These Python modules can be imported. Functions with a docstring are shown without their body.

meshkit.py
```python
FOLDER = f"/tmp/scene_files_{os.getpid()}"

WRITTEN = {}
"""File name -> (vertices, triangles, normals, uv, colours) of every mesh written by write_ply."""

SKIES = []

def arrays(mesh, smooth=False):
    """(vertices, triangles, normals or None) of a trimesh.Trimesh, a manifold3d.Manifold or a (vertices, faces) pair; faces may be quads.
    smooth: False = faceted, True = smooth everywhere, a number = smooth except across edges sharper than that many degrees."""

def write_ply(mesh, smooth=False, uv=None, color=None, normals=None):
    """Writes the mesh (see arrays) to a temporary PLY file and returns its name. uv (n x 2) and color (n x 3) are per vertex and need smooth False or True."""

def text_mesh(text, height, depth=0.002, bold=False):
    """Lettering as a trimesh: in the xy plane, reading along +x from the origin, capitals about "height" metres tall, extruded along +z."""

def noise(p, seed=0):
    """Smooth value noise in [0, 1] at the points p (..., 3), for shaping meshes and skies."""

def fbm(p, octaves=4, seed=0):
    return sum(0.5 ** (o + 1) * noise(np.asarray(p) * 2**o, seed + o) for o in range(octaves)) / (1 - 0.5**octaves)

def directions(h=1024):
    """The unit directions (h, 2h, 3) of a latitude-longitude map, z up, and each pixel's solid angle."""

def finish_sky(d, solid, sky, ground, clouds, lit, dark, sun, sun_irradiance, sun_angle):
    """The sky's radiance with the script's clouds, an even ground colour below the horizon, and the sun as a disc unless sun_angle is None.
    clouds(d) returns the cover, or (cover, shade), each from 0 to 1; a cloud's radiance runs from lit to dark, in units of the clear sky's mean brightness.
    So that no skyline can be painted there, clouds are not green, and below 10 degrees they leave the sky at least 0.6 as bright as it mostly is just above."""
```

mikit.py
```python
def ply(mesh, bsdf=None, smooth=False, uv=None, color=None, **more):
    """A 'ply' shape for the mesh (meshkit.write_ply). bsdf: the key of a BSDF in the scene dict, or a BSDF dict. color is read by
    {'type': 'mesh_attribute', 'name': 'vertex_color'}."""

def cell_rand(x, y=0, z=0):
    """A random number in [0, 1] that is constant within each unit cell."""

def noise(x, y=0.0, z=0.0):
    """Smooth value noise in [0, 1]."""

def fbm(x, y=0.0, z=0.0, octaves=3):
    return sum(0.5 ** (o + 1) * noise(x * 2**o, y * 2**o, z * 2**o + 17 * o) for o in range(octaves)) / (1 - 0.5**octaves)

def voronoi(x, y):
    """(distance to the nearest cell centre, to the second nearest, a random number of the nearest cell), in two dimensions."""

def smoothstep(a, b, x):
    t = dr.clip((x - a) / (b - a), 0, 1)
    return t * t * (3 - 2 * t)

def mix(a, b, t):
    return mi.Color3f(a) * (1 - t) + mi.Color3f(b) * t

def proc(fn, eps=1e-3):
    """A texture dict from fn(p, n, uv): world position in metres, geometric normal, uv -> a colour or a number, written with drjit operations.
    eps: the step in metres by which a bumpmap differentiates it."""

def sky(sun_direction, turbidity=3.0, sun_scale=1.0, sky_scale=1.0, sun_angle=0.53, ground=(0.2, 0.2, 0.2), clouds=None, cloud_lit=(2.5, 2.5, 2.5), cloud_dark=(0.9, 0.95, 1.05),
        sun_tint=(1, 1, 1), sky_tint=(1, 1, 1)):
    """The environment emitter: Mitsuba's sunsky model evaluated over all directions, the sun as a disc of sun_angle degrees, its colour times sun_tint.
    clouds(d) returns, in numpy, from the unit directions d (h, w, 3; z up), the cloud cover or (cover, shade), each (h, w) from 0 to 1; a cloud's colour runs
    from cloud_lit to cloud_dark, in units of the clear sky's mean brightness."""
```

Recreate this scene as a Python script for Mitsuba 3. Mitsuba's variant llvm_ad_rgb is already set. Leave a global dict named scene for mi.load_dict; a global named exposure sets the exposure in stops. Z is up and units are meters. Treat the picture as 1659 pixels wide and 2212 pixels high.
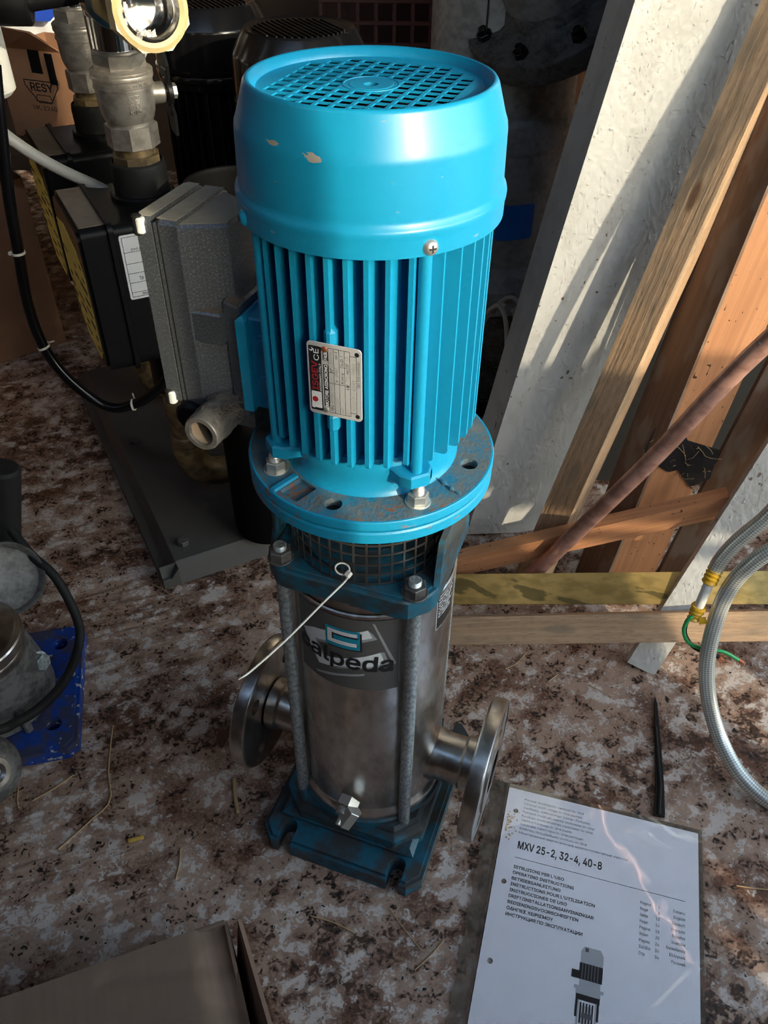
import math, random
import numpy as np, trimesh, mitsuba as mi, drjit as dr
import manifold3d as m3
from shapely.geometry import Polygon, Point, box as sbox
from shapely import affinity
from shapely.ops import unary_union
import mikit, meshkit
from mikit import proc, noise, fbm, voronoi, smoothstep, mix

T = mi.ScalarTransform4f
scene, labels = {}, {}

# ---------------------------------------------------------------- camera, sky, sun, exposure
scene['camera'] = {'type': 'perspective', 'fov': 49.73, 'fov_axis': 'x', 'near_clip': 0.02, 'far_clip': 100.0,
                   'to_world': T().look_at(origin=[0.011, -0.5514, 0.9295], target=[0.011, 0.2042, 0.2745],
                                           up=[-0.012, 0.655, 0.755])}
SUN = (0.578, -0.740, 0.342)
scene['sky'] = mikit.sky(SUN, turbidity=3.2, sun_scale=0.50, sky_scale=5.0, sun_angle=0.55, ground=(0.22, 0.2, 0.18), sun_tint=(0.80, 0.96, 1.22), sky_tint=(1.08, 1.0, 0.92))
exposure = 2.98

# ---------------------------------------------------------------- helpers
RNG = np.random.default_rng(7)


def lab(key, label=None, cat=None, group=None, kind=None):
    d = labels.setdefault(key, {})
    for k, v in (('label', label), ('category', cat), ('group', group), ('kind', kind)):
        if v:
            d[k] = v


def numbered(name):
    if name not in USED:
        USED.add(name)
        return name
    k = 1
    while f'{name}_{k:03d}' in USED:
        k += 1
    USED.add(f'{name}_{k:03d}')
    return f'{name}_{k:03d}'


USED = set()


def add(name, mesh, mat, smooth=35, **more):
    key = numbered(name)
    scene[key] = mikit.ply(mesh, 'surface_' + mat, smooth, **more)
    return key


def thing(name, label, cat, group=None):
    key = numbered(name)
    lab(key, label, cat, group)
    return key


def cat(ms):
    return trimesh.util.concatenate([m for m in ms if m is not None])


def rotz(deg):
    return trimesh.transformations.rotation_matrix(math.radians(deg), [0, 0, 1])


def mov(m, x=0, y=0, z=0):
    m = m.copy()
    m.apply_translation([x, y, z])
    return m


def tf(m, M):
    m = m.copy()
    m.apply_transform(M)
    return m


def frame(o, x, y, z):
    M = np.eye(4)
    M[:3, 0], M[:3, 1], M[:3, 2], M[:3, 3] = x, y, z, o
    return M


def unit(v):
    v = np.asarray(v, float)
    return v / np.linalg.norm(v)


def axis_frame(p, d, hint=(0, 0, 1)):
    z = unit(d)
    h = np.asarray(hint, float)
    if abs(z @ h) > 0.97:
        h = np.array([0, 1.0, 0])
    x = unit(np.cross(h, z))
    return frame(p, x, np.cross(z, x), z)


def lathe(prof, n=72, a0=0.0, a1=360.0):
    """Revolves (radius, z) points around z."""
    prof = np.asarray(prof, float)
    full = abs(a1 - a0 - 360) < 1e-6
    k = n if full else n + 1
    a = np.radians(a0 + (a1 - a0) * np.arange(k) / n)
    v = np.stack([prof[None, :, 0] * np.cos(a)[:, None], prof[None, :, 0] * np.sin(a)[:, None],
                  np.broadcast_to(prof[None, :, 1], (k, len(prof)))], -1).reshape(-1, 3)
    f, P = [], len(prof)
    i, j = np.meshgrid(np.arange(n), np.arange(P - 1), indexing='ij')
    q = (i + 1) % k if full else i + 1
    A, B, C, D = i * P + j, q * P + j, q * P + j + 1, i * P + j + 1
    f = np.concatenate([np.stack([A, B, C], -1).reshape(-1, 3), np.stack([A, C, D], -1).reshape(-1, 3)])
    m = trimesh.Trimesh(v, f, process=False)
    m.merge_vertices(digits_vertex=7)
    m.update_faces(m.nondegenerate_faces())
    return m


def cyl(p0, p1, r, n=32, b=0.0, r2=None):
    """A cylinder between two points, its ends chamfered by b."""
    p0, p1 = np.asarray(p0, float), np.asarray(p1, float)
    h = np.linalg.norm(p1 - p0)
    r2 = r if r2 is None else r2
    prof = [(0, 0), (r - b, 0), (r, b), (r2, h - b), (r2 - b, h), (0, h)] if b else [(0, 0), (r, 0), (r2, h), (0, h)]
    return tf(lathe(prof, n), axis_frame(p0, p1 - p0))


def ngon(p0, p1, r, sides=6, b=0.001, turn=0.0, hint=(0, 0, 1)):
    """A hexagonal (or other) prism with chamfered ends, r across corners / 2."""
    p0, p1 = np.asarray(p0, float), np.asarray(p1, float)
    h = np.linalg.norm(p1 - p0)
    a = np.radians(turn) + np.arange(sides) * 2 * np.pi / sides
    pts = []
    for z, s in ((0, r - b), (b * .7, r), (h - b * .7, r), (h, r - b)):
        pts.append(np.stack([s * np.cos(a), s * np.sin(a), np.full(sides, z)], 1))
    m = trimesh.convex.convex_hull(np.vstack(pts))
    return tf(m, axis_frame(p0, p1 - p0, hint))


def cbox(lo, hi, b=0.001):
    """A box between two corners with chamfered edges."""
    lo, hi = np.asarray(lo, float), np.asarray(hi, float)
    pts = []
    for c in np.ndindex(2, 2, 2):
        for k in range(3):
            p = np.where(np.array(c) == 0, lo + b, hi - b)
            p[k] = lo[k] if c[k] == 0 else hi[k]
            pts.append(p)
    return trimesh.convex.convex_hull(np.array(pts))


def ext(poly, h, z=0.0):
    """A shapely polygon extruded by h from height z."""
    gs = getattr(poly, 'geoms', [poly])
    return mov(cat([trimesh.creation.extrude_polygon(g, h, engine='earcut') for g in gs if g.area > 1e-12]), z=z)


def bext(poly, h, b, z=0.0):
    """Extruded polygon with chamfered top and bottom edges (convex outlines)."""
    small = poly.buffer(-b, join_style=2)
    pts = []
    for q, zz in ((small, 0), (poly, b), (poly, h - b), (small, h)):
        c = np.array(q.exterior.coords)[:, :2]
        pts.append(np.column_stack([c, np.full(len(c), zz + z)]))
    return trimesh.convex.convex_hull(np.vstack(pts))


def spline(pts, n=60):
    """Catmull-Rom through the points."""
    p = np.asarray(pts, float)
    p = np.vstack([2 * p[0] - p[1], p, 2 * p[-1] - p[-2]])
    t = np.linspace(0, len(p) - 3 - 1e-9, n)
    i = t.astype(int)
    u = (t - i)[:, None]
    a, b, c, d = p[i], p[i + 1], p[i + 2], p[i + 3]
    return 0.5 * (2 * b + (c - a) * u + (2 * a - 5 * b + 4 * c - d) * u ** 2 + (3 * b - a - 3 * c + d) * u ** 3)


def tube(path, r, n=12, caps=True, uv=False):
    """A round tube along a path; r is a number or one per point."""
    p = np.asarray(path, float)
    t = np.gradient(p, axis=0)
    t /= np.linalg.norm(t, axis=1, keepdims=True)
    a = np.cross(t[0], [0, 0, 1] if abs(t[0][2]) < .9 else [1, 0, 0])
    A = [unit(a)]
    for k in range(1, len(p)):
        a = A[-1] - t[k] * (A[-1] @ t[k])
        A.append(unit(a))
    A = np.array(A)
    B = np.cross(t, A)
    k = n + 1 if uv else n
    ang = np.arange(k) * 2 * np.pi / n
    rr = np.broadcast_to(np.asarray(r, float), (len(p),))[:, None, None]
    v = p[:, None] + rr * (np.cos(ang)[None, :, None] * A[:, None] + np.sin(ang)[None, :, None] * B[:, None])
    i, j = np.meshgrid(np.arange(len(p) - 1), np.arange(n), indexing='ij')
    j2 = j + 1 if uv else (j + 1) % n
    q = np.stack([i * k + j, i * k + j2, (i + 1) * k + j2, (i + 1) * k + j], -1).reshape(-1, 4)
    f = np.vstack([q[:, [0, 1, 2]], q[:, [0, 2, 3]]])
    v = v.reshape(-1, 3)
    if uv:
        s = np.concatenate([[0], np.cumsum(np.linalg.norm(np.diff(p, axis=0), axis=1))])
        UV = np.stack([np.broadcast_to(s[:, None], (len(p), k)), np.broadcast_to((ang / (2 * np.pi))[None], (len(p), k))], -1).reshape(-1, 2)
        return trimesh.Trimesh(v, f, process=False), UV
    if caps:
        c0, c1 = len(v), len(v) + 1
        v = np.vstack([v, p[0], p[-1]])
        e = (len(p) - 1) * n
        jj = np.arange(n)
        f = np.vstack([f, np.stack([np.full(n, c0), (jj + 1) % n, jj], 1), np.stack([np.full(n, c1), e + jj, e + (jj + 1) % n], 1)])
    return trimesh.Trimesh(v, f, process=False)


def plank(p0, p1, width, thick, side, cut=0.0):
    """A board from p0 to p1 (middle of its face), with uv in metres along and across; side is the direction of its width."""
    p0, p1 = np.asarray(p0, float), np.asarray(p1, float)
    L = np.linalg.norm(p1 - p0)
    x = unit(p1 - p0)
    s = np.asarray(side, float)
    y = unit(s - x * (s @ x))
    z = np.cross(x, y)
    if z[1] > 0.02 or (abs(z[1]) <= .02 and z[2] < 0):      # the marked face looks to the front of the shed (or up)
        y, z = -y, -z
    M = frame(p0, x, y, z)
    w, t = width / 2, thick
    c = [(0, -w + 0), (L, -w), (L, w), (cut, w)]
    V, F, UV = [], [], []

    def quad(pts, uvs):
        k = len(V)
        V.extend(pts)
        UV.extend(uvs)
        F.extend([(k, k + 1, k + 2), (k, k + 2, k + 3)])
    top = [(a, b, 0) for a, b in c]
    bot = [(a, b, -t) for a, b in c]
    quad(top, [(a, b) for a, b in c])
    quad(bot[::-1], [(a + 3.1, b + .5) for a, b in c[::-1]])
    for k in range(4):
        a, b = k, (k + 1) % 4
        along = k in (0, 2)
        if along:
            uvs = [(c[a][0] + 1.7 * (k + 1), 0.0), (c[a][0] + 1.7 * (k + 1), t), (c[b][0] + 1.7 * (k + 1), t), (c[b][0] + 1.7 * (k + 1), 0.0)]
            uvs = [(u, v + .2 * (k + 1)) for u, v in uvs]
        else:
            uvs = [(9 + .02 * k, c[a][1]), (9.003 + .02 * k, c[a][1]), (9.003 + .02 * k, c[b][1]), (9 + .02 * k, c[b][1])]
        quad([top[a], bot[a], bot[b], top[b]], uvs)
    m = trimesh.Trimesh(np.array(V, float), np.array(F), process=False)
    m.apply_transform(M)
    return m, np.array(UV, float)


def add_plank(name, label, cat_, p0, p1, width, thick, side, mat, cut=0.0, group=None):
    m, uv = plank(p0, p1, width, thick, side, cut)
    key = add(name, m, mat, False, uv=uv)
    lab(key, label, cat_, group)
    return key


def hexnut(o, d, af, h, turn=0.0):
    return ngon(o, np.asarray(o, float) + unit(d) * h, af / math.sqrt(3), 6, 0.0008, turn)


def text(s, height, width=None, depth=0.0002, bold=False):
    """Flat lettering starting at the origin, optionally squeezed to a width."""
    m = meshkit.text_mesh(s, height, depth, bold)
    m = tf(m, np.eye(4))
    m.apply_translation([-m.bounds[0][0], 0, 0])
    if width:
        m.apply_scale([width / max(m.bounds[1][0], 1e-9), 1, 1])
    return m

# ---------------------------------------------------------------- materials
def C3(r, g, b):
    return mi.Color3f(r, g, b)


def mat(name, base, rough=0.5, metal=0.0, spec=0.5, bump=None, bump_scale=1.0, **more):
    """A principled material; base and rough may be procedural functions."""
    def slot(v):
        return proc(v) if callable(v) else ({'type': 'rgb', 'value': list(v)} if isinstance(v, (tuple, list)) else float(v))
    d = {'type': 'principled', 'base_color': slot(base), 'roughness': slot(rough), 'metallic': slot(metal), 'specular': float(spec), **more}
    if bump:
        d = {'type': 'bumpmap', 'nested': d, 'bump_texture': proc(bump, eps=more.pop('eps', 4e-4)), 'scale': float(bump_scale)}
    scene['surface_' + name] = {'type': 'twosided', 'nested': d}
    return name


BLUE = (0.007, 0.255, 0.455)


def blue_dusty(p, n, uv):
    """Blue paint under gritty grey-brown dirt, with small rust spots in places."""
    a = fbm(p.x * 34, p.y * 34, p.z * 20, 4)
    b = noise(p.x * 1100, p.y * 1100, p.z * 1100)
    c = fbm(p.x * 130, p.y * 130, p.z * 130, 4)
    e = fbm(p.x * 420, p.y * 420, p.z * 420, 2)
    dirt = dr.clip(smoothstep(0.34, 0.54, a) * 0.55 + smoothstep(.38, .62, c) * .45 + (b - 0.5) * 0.35 + (e - .5) * .7, 0, 1)
    col = mix((0.012, 0.15, 0.25), mix((0.085, 0.085, 0.075), (0.17, 0.15, 0.125), b), dirt * 0.85)
    r = smoothstep(0.60, 0.68, fbm(p.x * 48 + 3.3, p.y * 48 + 9.1, p.z * 30, 4)) * smoothstep(0.48, 0.62, e * .5 + c * .5)
    return mix(col, (0.22, 0.085, 0.035), r * 0.85)


def blue_grimy(p, n, uv):
    """The old dull paint of the lower casting, blotched with dark grime."""
    a = fbm(p.x * 40, p.y * 40, p.z * 40, 4)
    b = fbm(p.x * 160 + 7, p.y * 160, p.z * 160, 3)
    g = smoothstep(0.36, 0.58, a * 0.7 + b * 0.3)
    return mix((0.010, 0.088, 0.140), (0.040, 0.042, 0.042), g * 0.95)


def paint_bump(p, n, uv):
    return fbm(p.x * 500, p.y * 500, p.z * 500, 2)


def rim_paint(p, n, uv):
    """Edge of the flange: clean blue paint, with patches of yellowed and rusted paint."""
    a = fbm(p.x * 30 + 5, p.y * 30, p.z * 60, 4)
    b = fbm(p.x * 130, p.y * 130, p.z * 170, 3)
    r = smoothstep(0.57, 0.66, a * 0.6 + b * 0.4)
    return mix((0.008, 0.265, 0.465), mix((0.20, 0.26, 0.20), (0.26, 0.12, 0.055), smoothstep(.4, .6, b)), r * 0.85)


def cowl_paint(p, n, uv):
    """Sheet-metal cowl paint with two chipped spots and small scratches."""
    a = fbm(p.x * 220, p.y * 220, p.z * 500, 3)
    c1 = dr.sqrt(dr.square((p.x + 0.0305) / 0.0075) + dr.square((p.z - 0.7775) / 0.0028))
    c2 = dr.sqrt(dr.square((p.x + 0.0535) / 0.005) + dr.square((p.z - 0.7805) / 0.0016))
    chip = dr.select((c1 + (a - .5) * 1.3 < 0.75) | (c2 + (a - .5) * 1.6 < 0.7), 1.0, 0.0)
    chip = dr.select(p.y < 0, chip, 0.0)
    s = smoothstep(0.80, 0.84, fbm(p.x * 120 + 9, p.y * 120, p.z * 300, 3)) * 0.5
    return mix(mix(BLUE, (0.22, 0.30, 0.32), s), (0.34, 0.31, 0.27), chip)


def steel(p, n, uv):
    """Worn stainless steel, blotched by handling and dirt."""
    a = fbm(p.x * 30, p.y * 30, p.z * 18, 4)
    b = fbm(p.x * 150 + 3, p.y * 150, p.z * 60, 3)
    d = smoothstep(0.35, 0.7, a * .6 + b * .4)
    return mix((0.70, 0.67, 0.63), (0.46, 0.41, 0.37), d)


def steel_rough(p, n, uv):
    return 0.20 + 0.22 * fbm(p.x * 60, p.y * 60, p.z * 24, 3)


def zinc(p, n, uv):
    a = fbm(p.x * 520, p.y * 520, p.z * 260, 4)
    b = noise(p.x * 420, p.y * 420, p.z * 190)
    c = mix((0.56, 0.60, 0.61), (0.30, 0.36, 0.38), smoothstep(.35, .68, a))
    return mix(c, (0.34, 0.22, 0.13), smoothstep(.86, .93, b * .6 + a * .5))


def flake(p, n, uv):
    """Dark metallic paint with bright flakes."""
    k = noise(p.x * 2400, p.y * 2400, p.z * 2400)
    return mix((0.185, 0.205, 0.235), (0.74, 0.78, 0.84), smoothstep(0.60, 0.95, k))


def dust_brown(p, n, uv):
    k = fbm(p.x * 120, p.y * 120, p.z * 120, 3)
    return mix((0.115, 0.088, 0.066), (0.17, 0.135, 0.105), k)


def dust_pale(p, n, uv):
    k = fbm(p.x * 160, p.y * 160, p.z * 160, 4)
    return mix((0.29, 0.27, 0.225), (0.40, 0.375, 0.32), k)


def floor_fn(p, n, uv):
    """Dirty mottled sheet flooring: tan, rust-brown, chalky and near-black flecks, all broken up by a fine grain."""
    wx = (fbm(p.x * 70, p.y * 70, 0.5, 3) - .5) * .010
    wy = (fbm(p.x * 70, p.y * 70, 3.5, 3) - .5) * .010
    x, y = p.x + wx, p.y + wy
    u, v = x * .93 + y * .36, -x * .36 + y * .93
    a = fbm(u * 26, v * 36, 1.3, 5)
    b = fbm(u * 62, v * 78, 4.1, 5)
    c = fbm(u * 8, v * 11, 8.7, 3)
    g = fbm(u * 420, v * 450, 2.2, 2)
    h = fbm(u * 210, v * 230, 6.6, 3)
    col = mix((0.34, 0.225, 0.165), (0.115, 0.050, 0.030), smoothstep(.42, .60, a * .45 + c * .2 + h * .20 + g * .15))
    col = mix(col, (0.50, 0.43, 0.385), smoothstep(.51, .60, b * .40 + (1 - a) * .20 + h * .20 + g * .20))
    col = mix(col, (0.060, 0.032, 0.022), smoothstep(.525, .60, (1 - b) * .35 + c * .25 + h * .25 + g * .15))
    return mix(col, (0.014, 0.010, 0.008), smoothstep(.595, .655, g * .35 + h * .40 + (1 - b) * .25))


def floor_bump(p, n, uv):
    u, v = p.x * .93 + p.y * .36, -p.x * .36 + p.y * .93
    a = fbm(u * 80, v * 110, 4.1, 3)
    w = smoothstep(-.12, -.30, p.x)
    r = fbm(u * 14 + 5, v * 120, 2.0, 3)
    return a * 0.6 + r * w * 1.6


def pine(p, n, uv):
    """Rough-sawn softwood; uv runs in metres along and across the board."""
    s = uv.y + (fbm(uv.x * 5, uv.y * 25, 1.0, 3) - .5) * .012
    ring = noise(s * 420, uv.x * 1.2, 0.0)
    fine = fbm(uv.x * 90, uv.y * 1500, 2.0, 3)
    blot = fbm(uv.x * 14, uv.y * 40, 7.0, 3)
    k1, k2, r = voronoi(uv.x * 5.0 + 3.3, uv.y * 16.0 + .7)
    knot = smoothstep(.13, .05, k1) * dr.select(r > .55, 1.0, 0.0)
    col = mix((0.50, 0.335, 0.21), (0.34, 0.205, 0.118), ring * .75)
    col = mix(col, (0.20, 0.125, 0.07), smoothstep(.5, .8, fine) * .55)
    col = mix(col, (0.24, 0.18, 0.125), smoothstep(.48, .72, blot) * .7)
    return mix(col, (0.10, 0.05, 0.025), knot * .85)


def pine_bump(p, n, uv):
    s = uv.y + (fbm(uv.x * 5, uv.y * 25, 1.0, 3) - .5) * .012
    return noise(s * 420, uv.x * 1.2, 0.0) + .5 * fbm(uv.x * 90, uv.y * 1500, 2.0, 2)


def redwood(p, n, uv):
    """Varnished orange-brown hardwood."""
    s = uv.y + (fbm(uv.x * 3, uv.y * 12, 4.0, 3) - .5) * .02
    g = fbm(s * 260, uv.x * 5, 0.0, 3)
    blot = fbm(uv.x * 7, uv.y * 18, 3.0, 3)
    col = mix((0.50, 0.245, 0.120), (0.36, 0.155, 0.075), g)
    col = mix(col, (0.20, 0.085, 0.04), smoothstep(.5, .75, blot) * .6)
    spk = noise(uv.x * 160, uv.y * 260, 9.0)
    return mix(col, (0.06, 0.03, 0.02), smoothstep(.93, .97, spk))


def brownboard(p, n, uv):
    s = uv.y + (fbm(uv.x * 3, uv.y * 12, 4.0, 3) - .5) * .02
    g = fbm(s * 300, uv.x * 6, 5.0, 3)
    d = fbm(uv.x * 22, uv.y * 60, 8.0, 3)
    return mix(mix((0.16, 0.085, 0.048), (0.10, 0.052, 0.030), g), (0.20, 0.17, 0.14), smoothstep(.5, .75, d) * .45)


def panelwood(p, n, uv):
    g = fbm(p.x * 60 + p.y * 60, p.z * 4, 5.0, 4)
    return mix((0.20, 0.090, 0.040), (0.12, 0.050, 0.024), g)


def whiteboard(p, n, uv):
    """White painted board with grime specks and small chips."""
    a = fbm(uv.x * 24, uv.y * 40, 3.0, 4)
    s = noise(uv.x * 330, uv.y * 420, 1.0)
    s2 = noise(uv.x * 90, uv.y * 130, 6.0)
    col = mix((0.41, 0.405, 0.395), (0.33, 0.32, 0.305), smoothstep(.45, .75, a) * .6)
    col = mix(col, (0.24, 0.20, 0.16), smoothstep(.90, .95, s) * smoothstep(.4, .6, a) * .9)
    return mix(col, (0.12, 0.09, 0.07), smoothstep(.945, .97, s2) * smoothstep(.3, .6, s))


def white_bump(p, n, uv):
    return fbm(uv.x * 160, uv.y * 200, 2.0, 3) + smoothstep(.85, .95, noise(uv.x * 200, uv.y * 300, 4.0))


def copper_fn(p, n, uv):
    a = fbm(p.x * 50, p.y * 50, p.z * 50, 4)
    b = noise(p.x * 120, p.y * 120, p.z * 120)
    c = mix((0.62, 0.34, 0.26), (0.40, 0.205, 0.155), smoothstep(.38, .66, a))
    return mix(c, (0.42, 0.42, 0.42), smoothstep(.90, .95, b))


def brass_fn(p, n, uv):
    a = fbm(p.x * 40, p.y * 90, p.z * 90, 4)
    c = mix((0.66, 0.45, 0.16), (0.46, 0.31, 0.10), smoothstep(.35, .7, a))
    s = fbm(p.x * 18 + 4, p.y * 30, p.z * 60, 4)
    return mix(c, (0.17, 0.13, 0.05), smoothstep(.60, .66, s) * .8)


def oldbrass(p, n, uv):
    a = fbm(p.x * 70, p.y * 70, p.z * 70, 4)
    return mix((0.30, 0.21, 0.10), (0.14, 0.10, 0.06), smoothstep(.35, .68, a))


def nickel(p, n, uv):
    a = fbm(p.x * 90, p.y * 90, p.z * 90, 4)
    return mix((0.40, 0.36, 0.315), (0.27, 0.24, 0.205), smoothstep(.38, .72, a))


def kraft(p, n, uv):
    """Brown corrugated cardboard, stained and softly ribbed."""
    t, q = p.x * .936 + p.y * .352, -p.x * .352 + p.y * .936
    a = fbm(p.x * 16, p.y * 16, p.z * 16, 4)
    b = fbm(t * 190, q * 12, p.z * 90, 4)
    c = fbm(p.x * 6 + 2.2, p.y * 6, p.z * 6, 3)
    col = mix((0.31, 0.205, 0.145), (0.155, 0.10, 0.072), a * .5 + b * .6)
    st = (smoothstep(.52, .55, c) - smoothstep(.56, .60, c)) * .4
    return mix(mix(col, (0.15, 0.11, 0.08), smoothstep(.53, .60, c) * .5), (0.11, 0.08, 0.06), st * .6)


def kraft_warm(p, n, uv):
    a = fbm(p.x * 10, p.y * 10, p.z * 14, 4)
    b = fbm(p.x * 60, p.y * 60, p.z * 60, 3)
    return mix((0.36, 0.19, 0.105), (0.24, 0.125, 0.075), a * .8 + b * .3)


def black_dusty(p, n, uv):
    a = fbm(p.x * 50, p.y * 50, p.z * 50, 4)
    s = noise(p.x * 520, p.y * 520, p.z * 520)
    return mix(mix((0.004, 0.004, 0.005), (0.010, 0.0095, 0.009), smoothstep(.45, .75, a)), (0.20, 0.19, 0.17), smoothstep(.965, .98, s))


def casting(p, n, uv):
    a = fbm(p.x * 45, p.y * 45, p.z * 45, 4)
    b = fbm(p.x * 200, p.y * 200, p.z * 200, 3)
    return mix((0.17, 0.165, 0.16), (0.075, 0.072, 0.07), smoothstep(.35, .7, a * .6 + b * .4))


def casing_grey(p, n, uv):
    a = fbm(p.x * 30, p.y * 30, p.z * 14, 4)
    b = fbm(p.x * 120, p.y * 120, p.z * 120, 3)
    return mix((0.30, 0.295, 0.29), (0.19, 0.185, 0.18), smoothstep(.35, .7, a * .6 + b * .4))


def royal(p, n, uv):
    a = fbm(p.x * 40, p.y * 40, p.z * 40, 4)
    b = fbm(p.x * 150, p.y * 150, p.z * 150, 3)
    col = mix((0.008, 0.045, 0.26), (0.05, 0.05, 0.06), smoothstep(.46, .62, a) * .8)
    return mix(col, (0.42, 0.42, 0.42), smoothstep(.62, .68, b * .7 + (1 - a) * .3))


def weave(p, n, uv):
    """Steel braid under a clear sheath, in a diamond weave along and around the hose."""
    a, b = uv.x * 330, uv.y * 16
    s = dr.sin((a + b * 1.0) * 2 * dr.pi * .5) * dr.sin((a - b * 1.0) * 2 * dr.pi * .5)
    k = noise(uv.x * 60, uv.y * 9, 2.0)
    return mix((0.42, 0.42, 0.37), (0.86, 0.86, 0.80), smoothstep(-.35, .55, s) * (0.65 + .5 * k))


def sleeve_dirt(p, n, uv):
    a = fbm(p.x * 60, p.y * 60, 1.0, 4)
    b = fbm(p.x * 190, p.y * 190, 5.0, 3)
    return dr.clip(0.38 + smoothstep(.42, .66, a * .6 + b * .4) * .45, 0, 1)


def paper(p, n, uv):
    a = fbm(p.x * 40, p.y * 40, 2.0, 3)
    return mix((0.80, 0.785, 0.83), (0.74, 0.725, 0.76), a)


mat('paint_blue', cowl_paint, 0.34, 0.0, 0.55)
mat('paint_blue_plain', BLUE, 0.36, 0.0, 0.5)
mat('paint_blue_dusty', blue_dusty, 0.75, 0.0, 0.3, bump=paint_bump, bump_scale=0.0006)
mat('paint_blue_rim', rim_paint, 0.42, 0.0, 0.5)
mat('paint_blue_grimy', blue_grimy, 0.48, 0.0, 0.45)
mat('stainless', steel, steel_rough, 1.0)
mat('zinc_plate', zinc, 0.42, 0.75)
mat('zinc_bright', (0.62, 0.61, 0.57), 0.38, 0.8)
mat('steel_wire', (0.20, 0.19, 0.185), 0.35, 0.9)
mat('flake_grey', flake, 0.46, 0.8)
mat('dust', dust_brown, 0.9, 0.0, 0.2)
mat('dust_pale', dust_pale, 0.9, 0.0, 0.2)
mat('black_plastic', (0.005, 0.005, 0.006), 0.40, 0.0, 0.22)
mat('black_matte', (0.003, 0.003, 0.003), 0.6, 0.0, 0.08)
mat('black_gloss', (0.004, 0.004, 0.005), 0.18, 0.0, 0.35)
mat('black_motor', black_dusty, 0.36, 0.0, 0.25)
mat('black_rubber', (0.010, 0.010, 0.010), 0.65, 0.0, 0.3)
mat('white_plastic', (0.72, 0.72, 0.70), 0.35)
mat('grey_white_sheath', (0.42, 0.41, 0.39), 0.4)
mat('casing_grey', casing_grey, 0.5, 0.2)
mat('frame_grey', (0.062, 0.058, 0.053), 0.6)
mat('dull_steel', casting, 0.5, 0.25)
mat('nylon', (0.66, 0.62, 0.54), 0.35)
mat('plate_alu', (0.46, 0.46, 0.47), 0.42, 0.15)
mat('ink_black', (0.012, 0.012, 0.014), 0.5)
mat('ink_grey', (0.10, 0.10, 0.11), 0.6)
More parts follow.
